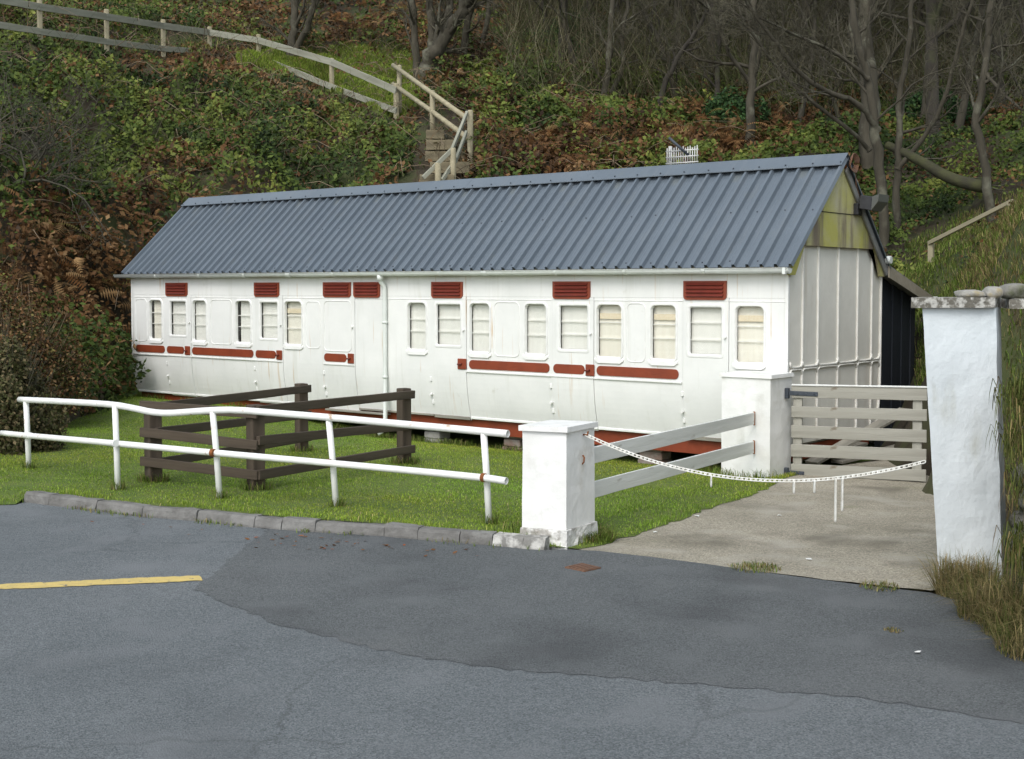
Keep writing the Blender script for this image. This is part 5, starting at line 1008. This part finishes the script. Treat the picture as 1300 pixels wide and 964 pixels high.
for i, (u, v, dp) in enumerate([(255, 243, 29.5), (272, 246, 29.6), (296, 239, 30), (318, 243, 29.8), (338, 232, 30.3), (405, 235, 30.2), (415, 240, 29.6), (441, 232, 30.3), (448, 238, 29.8), (335, 205, 32), (352, 212, 31.6), (310, 215, 31.8)]):
    p = D(u, v, dp); p[2] = tz1(p[0], p[1]) + .25; fern(p, None, R.uniform(.45, .7), 'yellow-green strap fern above the roof ridge, ' + ORD[sorted([255, 272, 296, 318, 338, 405, 415, 441, 448, 335, 352, 310]).index(u)] + ' from the left')

# arching bare canes and dead stems over the bank
cn = MB()
P, nn, u, v, d = scatter(900, -110, 900, 18, 46)
for p, n_, dd in zip(P, nn, d):
    if p[1] < Y1 + 1.6 and p[0] > XL - 2.2: continue
    a = R.uniform(0, 6.28); L_ = R.uniform(.6, 2.0); o_ = np.array([math.cos(a), math.sin(a), 0]) ; q = [p + o_ * L_ * t_ + np.array([0, 0, 1]) * (L_ * (1.1 * t_ - 1.0 * t_ * t_) * R.uniform(.6, 1.1) + .1) + n_ * .15 for t_ in (0, .2, .4, .6, .8, 1.)]
    cn.tube(q, [.011, .010, .009, .008, .006, .003], 3, caps=False)
tag(cn.build('bramble_canes', 'cane', fix=False), 'thin arching dead bramble canes over the bank', kind='stuff')
# fallen leaves
n = 60; lp = []
for i in range(n):
    u = R.gauss(420, 60) if i < 34 else R.uniform(60, 640); p = G(u, 668 + (u - 300) * .075 + abs(R.gauss(0, 7)) + 8); p[2] = .012; lp.append(p)
lp = np.array(lp); tag(link('fallen_leaves', leaf_mesh('fallen_leaves', lp, np.tile([0, 0, 1.], (n, 1)), NR.uniform(.03, .06, n), pal(n, [(.30, .09, .03), (.22, .10, .04), (.15, .08, .04)], [1, 1, 1]), 'dead_leaf', .15)), 'scattered orange-brown fallen leaves along the kerb', kind='stuff')

# ------------------------------------------------------------------ trees
class Tree:
    def __init__(s, seed, lim=(8, 6, 5, 4)):
        s.r = random.Random(seed); s.tr = MB(); s.tw = MB()
    def limb(s, pts, rad, sides): s.tr.tube(pts, rad, sides, caps=False)
    def grow(s, p, d, L, r0, lev, maxlev, nseg=None, up=.10, wob=.22):
        g = s.r; nseg = nseg or max(2, (7, 6, 4, 3, 2)[lev]); pts = [p]; rad = [r0]; dd = d / np.linalg.norm(d); nodes = []
        for i in range(nseg):
            dd = dd + np.array([g.gauss(0, wob), g.gauss(0, wob), g.gauss(0, wob * .8) + up]); dd /= np.linalg.norm(dd); p = p + dd * (L / nseg); pts.append(p); rad.append(max(.004, r0 * (1 - .80 * (i + 1) / nseg))); nodes.append((p, dd.copy(), rad[-1]))
        (s.tr if lev <= 1 else s.tw).tube(pts, rad, (7, 5, 4, 3, 3)[lev], caps=False)
        if lev < maxlev: s.side(pts, rad, L, lev, maxlev)
    def side(s, pts, rad, L, lev, maxlev, t0=None, n=None):
        g = s.r; n = n or (0, 8, 6, 5, 0)[lev] if lev else (n or 11)
        for k in range(n):
            t_ = (t0 if t0 is not None else (.35 if lev == 0 else .2)) ; t_ = t_ + (1 - t_) * ((k + g.random()) / n); f = t_ * (len(pts) - 1); i = min(int(f), len(pts) - 2); q = pts[i] + (pts[i + 1] - pts[i]) * (f - i); ax = pts[i + 1] - pts[i]; ax = ax / np.linalg.norm(ax)
            o_ = np.array([g.gauss(0, 1), g.gauss(0, 1), g.gauss(0, .6)]); o_ -= ax * (o_ @ ax); o_ /= np.linalg.norm(o_); a = math.radians(g.uniform(32, 62)); dd = ax * math.cos(a) + o_ * math.sin(a)
            rr = rad[i] * g.uniform(.30, .56); ll = L * (.62, .58, .55, .5)[lev] * g.uniform(.55, 1.05) * (1.15 - .5 * t_); s.grow(q, dd, ll, max(.006, rr), lev + 1, maxlev)
    def finish(s, name, loc, label, group, bark, tw, cat='tree'):
        root = empty(name, loc, label, cat, group); s.tr.build('trunk', bark, root, fix=False); s.tw.build('crown', tw, root, fix=False); return root
def px_tree(seed, limbs, label, bark='bark', tw='twig', maxlev=3, nside=9, L=None, group='bare trees', loc=None):
    """limbs: list of (points (u, v, depth), r_start, r_end)"""
    T = Tree(seed); g = T.r; base = None
    for pts, r0, r1, ns in limbs:
        P = [D(u, v, d) for u, v, d in pts]
        if base is None: base = P[0].copy(); base[2] = min(base[2], tz1(base[0], base[1])); P[0] = np.array([P[0][0], P[0][1], base[2] - .3])
        P = smooth_path(P, 2); k = len(P); P = [p + np.array([g.gauss(0, 1), g.gauss(0, 1), 0]) * r0 * .18 for p in P]; rad = [(r0 + (r1 - r0) * i / (k - 1)) * (1 + .05 * g.gauss(0, 1)) * (1 + (.45 if i == 0 else 0)) for i in range(k)]; T.limb(P, rad, 9)
        L_ = sum(np.linalg.norm(b - a) for a, b in zip(P[:-1], P[1:])); T.side(P, rad, min(L_, 6.) * .75, 0, maxlev, .35, ns)
        tip = P[-1] - P[-2]; T.grow(P[-1], tip, min(L_, 5) * .6, r1, 1, maxlev)
    return T.finish('bare_tree', base, label, group, bark, tw)
px_tree(1, [([(366, 90, 43), (370, 60, 43), (374, 25, 43), (372, -30, 43.3)], 0.169, 0.098, 8), ([(372, 70, 43), (388, 40, 42.7), (400, 8, 42.5), (408, -35, 42.2)], 0.130, 0.078, 8)], 'twin-trunked bare tree behind the path fence at upper left')
px_tree(2, [([(538, 112, 40.5), (545, 80, 40.5), (560, 55, 40.3), (580, 25, 40), (605, -10, 39.6)], 0.328, 0.133, 9), ([(530, 110, 41), (528, 70, 41.2), (525, 20, 41.4), (522, -30, 41.5)], 0.148, 0.086, 7), ([(546, 80, 40.6), (549, 40, 40.8), (545, 0, 41), (543, -40, 41.2)], 0.156, 0.086, 7), ([(560, 58, 40.4), (568, 25, 40.8), (574, -20, 41.2)], 0.172, 0.094, 7)], 'thick pale multi-stemmed bare tree leaning beside the step handrail')
px_tree(3, [([(583, 68, 41.5), (590, 45, 41.5), (600, 10, 41.3), (612, -30, 41)], 0.138, 0.078, 8), ([(612, 55, 42.5), (620, 20, 42.5), (622, -30, 42.5)], 0.096, 0.060, 8)], 'slim pair of bare trunks right of the thick leaning tree')
px_tree(4, [([(762, 138, 37.5), (770, 105, 37.5), (774, 55, 37.6), (780, -20, 37.8)], 0.118, 0.062, 9), ([(776, 120, 38), (792, 82, 38), (789, 45, 38), (800, -10, 38.3)], 0.081, 0.050, 8)], 'two slender bare trees growing from the spur crest')
px_tree(5, [([(829, 142, 36.5), (842, 112, 36.5), (856, 80, 36.4), (880, 45, 36.2), (900, 10, 36)], 0.102, 0.042, 11)], 'small crooked bare tree leaning right above the aerial', 'bark_dark')
px_tree(6, [([(951, 208, 32), (953, 150, 32), (955, 90, 32), (958, 40, 32.2), (955, -30, 32.5)], 0.130, 0.068, 10), ([(953, 105, 32), (930, 75, 31.8), (921, 55, 31.6), (900, 10, 31.5)], 0.057, 0.026, 8)], 'straight bare trunk with a high left fork behind the roof ridge')
px_tree(7, [([(1124, 272, 25.5), (1118, 215, 25.5), (1110, 150, 25.5), (1100, 90, 25.6), (1085, 40, 25.8), (1080, -30, 26)], 0.109, 0.062, 9), ([(1113, 165, 25.5), (1090, 128, 25.2), (1055, 120, 25), (1015, 95, 24.7), (985, 55, 24.5), (945, 0, 24.3)], 0.062, 0.026, 11), ([(1105, 192, 27), (1080, 165, 26.8), (1030, 130, 26.6), (975, 75, 26.3), (940, 20, 26)], 0.052, 0.021, 11), ([(1102, 100, 25.5), (1060, 65, 25.2), (1010, 45, 24.9), (960, 20, 24.6)], 0.042, 0.018, 10)], 'large bare tree at the gable with long branches reaching left over the roof')
px_tree(8, [([(1140, 272, 26.5), (1138, 225, 26.5), (1142, 190, 26.5), (1140, 130, 26.8), (1152, 70, 27), (1160, -20, 27.2)], 0.085, 0.045, 9), ([(1139, 215, 26.5), (1172, 178, 26.3), (1200, 130, 26), (1213, 70, 25.8), (1235, 0, 25.5)], 0.060, 0.030, 10)], 'forked bare tree just right of the gable with a rising right limb')
px_tree(9, [([(1262, 242, 25), (1250, 200, 25), (1238, 155, 25), (1250, 100, 25), (1254, 40, 25.2), (1262, -30, 25.5)], 0.094, 0.055, 11), ([(1252, 95, 25), (1275, 120, 24.6), (1298, 140, 24.2)], 0.039, 0.017, 8)], 'leaning bare tree on the right slope above the handrail')
px_tree(10, [([(1106, 210, 31), (1104, 120, 31), (1098, 50, 31.2), (1094, -40, 31.5)], 0.252, 0.182, 9)], 'thick upright trunk standing behind the gable peak')
# fallen mossy trunk
lg = [D(*q) for q in [(1126, 184, 26.8), (1150, 195, 26.5), (1175, 208, 26.0), (1200, 224, 25.7), (1230, 234, 25.4), (1258, 238, 25.2)]]
T = Tree(77); P = smooth_path(lg, 2); k = len(P); T.limb(P, [.14 - .06 * (1 - i / k) for i in range(k)], 9); T.side(P, [.06] * k, 2., 1, 3, .1, 5); T.finish('fallen_trunk', P[-1], 'fallen mossy trunk slanting across the slope between bare trees', None, 'bark_moss', 'twig_dark', 'fallen tree')
# the wood beyond: prototypes copied with their parts
def proto(seed, h, r0, bark, tw, maxlev=4, lean=.08, nside=10, t0=.3):
    T = Tree(seed); g = T.r; p = np.zeros(3); pts = [np.array([0, 0, -.4])]; rad = [r0 * 1.3]; d = np.array([g.gauss(0, lean), g.gauss(0, lean), 1.]); n = 9
    for i in range(n):
        d = d + np.array([g.gauss(0, .09), g.gauss(0, .09), .05]); d /= np.linalg.norm(d); pts.append(pts[-1] + d * h / n); rad.append(r0 * (1 - .8 * (i + 1) / n))
    T.limb(pts, rad, 8); T.side(pts, rad, h * .62, 0, maxlev, t0, nside); T.grow(pts[-1], d, h * .25, rad[-1], 1, 3)
    return T.tr.mesh('trunk'), T.tw.mesh('crown'), bark, tw
PROTO = [proto(101 + i, hh, r_, b, t_, 4, le, ns, t0) for i, (hh, r_, b, t_, le, ns, t0) in enumerate([(11, .14, 'bark', 'twig', .10, 12, .28), (9, .11, 'bark_dark', 'twig_dark', .18, 13, .2), (12, .12, 'bark', 'twig', .06, 12, .35), (7.5, .09, 'bark_dark', 'twig', .25, 14, .15), (10, .17, 'bark_dark', 'twig_dark', .1, 13, .25)])]
POS = {'wood': []}
def wood_tree(u, d, i, s, rz, label, group='bare trees of the wood'):
    lat = (u - CX) / F * d; x, y = lat * rt[0] + d * fh[0], lat * rt[1] + d * fh[1]; z = tz1(x, y); a, b, bk, tw = PROTO[i]
    root = empty('bare_tree', (x, y, z - .1), label, 'tree', group); root.scale = (s, s, s * R.uniform(.9, 1.15)); root.rotation_euler = (R.uniform(-.06, .06), R.uniform(-.06, .06), rz)
    for nm, me, m in (('trunk', a, bk), ('crown', b, tw)):
        o = bpy.data.objects.new(nm, me); COL.objects.link(o); o.parent = root
        if not me.materials: me.materials.append(MATS[m])
Rw = random.Random(5); side_ = lambda u: ('the thick leaning tree' if u < 700 else 'the spur crest' if u < 860 else 'the roof ridge' if u < 1060 else 'the gable end' if u < 1190 else 'the right slope')
kinds = ['tall grey bare tree', 'dark crooked bare tree', 'tall slim bare tree', 'low spreading bare tree', 'stout dark bare tree']
spots = [(1165, 36, 0), (1182, 33, 4), (1208, 35, 2), (1225, 39, 0), (1150, 41, 2), (1275, 37, 4), (1290, 31, 3), (1320, 28, 1), (1072, 37, 3), (1035, 39, 1), (1000, 37, 3), (905, 36, 1), (885, 40, 4), (870, 37.5, 3), (978, 42, 0), (930, 45, 2), (1340, 40, 0), (1400, 33, 4)]
for d0, n_ in ((40, 10), (44, 14), (49, 16), (55, 17), (62, 18), (70, 18)):
    for k in range(n_): spots.append((660 + (k + Rw.random()) * 790 / n_, d0 + Rw.uniform(-2.5, 2.5), Rw.randrange(5)))
spots += [(660, 47, 3), (690, 50, 1), (470, 52, 3), (310, 52, 1), (140, 50, 3), (30, 50, 1), (560, 54, 4), (600, 52, 0), (250, 60, 2), (420, 62, 0), (520, 60, 1), (80, 60, 4)]
lab_ = [kinds[i] + (' in the near wood behind ' if d < 43 else ' deep in the wood behind ') + side_(u) for u, d, i in spots]
for j, (u, d, i) in enumerate(spots):
    same = sorted(k[0] for k, l in zip(spots, lab_) if l == lab_[j]); wood_tree(u, d, i, Rw.uniform(.8, 1.2), Rw.uniform(0, 6.28), lab_[j] + ('' if len(same) == 1 else ', ' + ORD[same.index(u)] + ' from left'))

# twig thicket between the trunks: thin ribbons, one mass
def thicket(name, n, u0, u1, d0, d1, L0, L1, wd_, cols, label, tilt=.5):
    P, nn, u, v, d = scatter(n, u0, u1, d0, d1); n = len(P); a = NR.normal(0, tilt, (n, 3)); a[:, 2] = 1; a /= np.linalg.norm(a, axis=1)[:, None]; L_ = NR.uniform(L0, L1, n)[:, None]; P = P + np.array([0, 0, 1]) * NR.uniform(0, L1 * .55, (n, 1))
    b = NR.normal(0, .35, (n, 3)); s = np.cross(a, fh + NR.normal(0, .3, (n, 3))); s /= np.linalg.norm(s, axis=1)[:, None]; w = wd_ * (d / 40)[:, None] * NR.uniform(.5, 1.3, (n, 1)); q = [P + a * L_ * t_ + b * L_ * t_ * t_ for t_ in (0, .35, .7, 1.)]
    V = np.stack([q[0] - s * w, q[0] + s * w, q[1] - s * w * .8, q[1] + s * w * .8, q[2] - s * w * .55, q[2] + s * w * .55, q[3]], 1); I = np.arange(n)[:, None] * 7; Fc = np.concatenate([I + [0, 1, 3], I + [0, 3, 2], I + [2, 3, 5], I + [2, 5, 4], I + [4, 5, 6]])
    return tag(link(name, npmesh(name, V.reshape(-1, 3), Fc, np.repeat(pal(n, cols, [1] * len(cols)), 7, 0), 'dead_leaf')), label, kind='stuff')
TC = [(.072, .064, .036), (.044, .038, .022), (.13, .118, .076), (.066, .078, .030)]
thicket('wood_thicket', 30000, 640, 1430, 36, 80, .5, 2.8, .007, TC, 'grey-brown twiggy thicket between the bare trees', .55)
thicket('bank_twigs', 5000, -110, 640, 19, 48, .3, 1.1, .005, TC + [(.16, .10, .055)], 'thin dead twigs standing in the bank scrub', .8)

# shrubs: a clump with leaves through its volume
def shrub(name, cen, rx, ry, rz_, n, size, cols, w, label, cat='shrub', group=None, twn=160, tm='twig', mat_='leaf', spread=.8):
    root = empty(name, cen, label, cat, group); q = NR.normal(0, 1, (n, 3)); q /= np.linalg.norm(q, axis=1)[:, None]; q[:, 2] = np.abs(q[:, 2]) * 1.0; r_ = NR.random(n) ** .28
    lump = 1 + .35 * (np.array([nz3(*(v * 2.1 + cen[:1].repeat(3))) for v in q])) ; P = q * (r_ * lump)[:, None] * np.array([rx, ry, rz_]) + np.array(cen)
    me = leaf_mesh('foliage', P - np.array(cen), q, NR.uniform(.6, 1.3, n) * size, pal(n, cols, w) * (.75 + .5 * vn(P[:, 0] + P[:, 2], P[:, 1] + P[:, 2], 2.))[:, None], mat_, spread); o = link('foliage', me, root, WM[root.name])
    mb = MB()
    for i in range(twn):
        v = NR.normal(0, 1, 3); v /= np.linalg.norm(v); v[2] = abs(v[2]); e = np.array(cen) + v * np.array([rx, ry, rz_]) * R.uniform(.8, 1.15); s_ = np.array(cen) + np.array([R.uniform(-.2, .2) * rx, R.uniform(-.2, .2) * ry, 0]); mb.tube([s_, (s_ + e) / 2 + NR.normal(0, .08, 3), e], [.014, .009, .003], 3, caps=False)
    mb.build('stems', tm, root, fix=False); return root
OL = [(.060, .062, .024), (.085, .078, .034), (.12, .095, .048), (.05, .055, .018), (.15, .115, .06)]
shrub('shrub', LD(-6.75, 17.0, 0), .75, .8, 1.5, 20000, .06, OL, [3, 3, 2, 3, 1.5], 'dense olive-brown shrub at the left edge behind the railing', twn=500)
shrub('shrub', LD(-7.9, 16.8, 0), 1.0, 1.0, 1.9, 14000, .06, OL, [3, 3, 2, 3, 1], 'tall brown shrub cut by the left frame edge', twn=300)
shrub('shrub', LD(-8.1, 20.6, .2), 1.35, 1.2, 1.9, 22000, .06, G_BR + [(.06, .065, .022)], [3, 3, 3, 2, 3, 3], 'dead bracken and bramble mound above the left shrub', twn=350, tm='cane')
shrub('shrub', LD(-9.3, 26.4, -.1), .7, .9, 1.6, 9000, .07, G_IVY, [4, 4, 2, .6, 1], 'dark ivy mound filling the gap left of the carriage end', twn=120, tm='twig_dark')
for u, v, d, rx, rz_, lab in [(738, 22, 46, 1.7, 1.7, 'dark evergreen bush high in the wood above the spur'), (700, 62, 43, 1.6, 1.2, 'evergreen bush on the dark side of the spur crest'), (1180, 150, 37, 1.2, 1., 'low evergreen bush among the trunks right of the gable'), (925, 150, 36, 1.2, .9, 'ivy mound under the straight bare trunk')]:
    c = D(u, v, d); c[2] = tz1(c[0], c[1]); shrub('evergreen_bush', c, rx, rx * .9, rz_, 7000, .10, [(.022, .05, .018), (.035, .075, .022), (.05, .10, .03)], [3, 3, 1.5], lab, 'bush', twn=40, tm='twig_dark')
# leafless shrub hanging over the top-left bank
T = Tree(31); b0 = D(20, 190, 27); b0[2] = tz1(b0[0], b0[1])
for k in range(16):
    a = T.r.uniform(-.6, 1.6); T.grow(b0 + np.array([T.r.gauss(0, .5), T.r.gauss(0, .5), 0]), rt * math.cos(a) * .8 + np.array([0, 0, 1]) * T.r.uniform(.5, 1.3) - fh * T.r.uniform(0, .5), T.r.uniform(1.6, 3.2), .03, 1, 3, wob=.3, up=-.02)
T.finish('leafless_shrub', b0, 'leafless grey twiggy shrub at the top of the left bank', None, 'twig_dark', 'twig_dark', 'shrub')
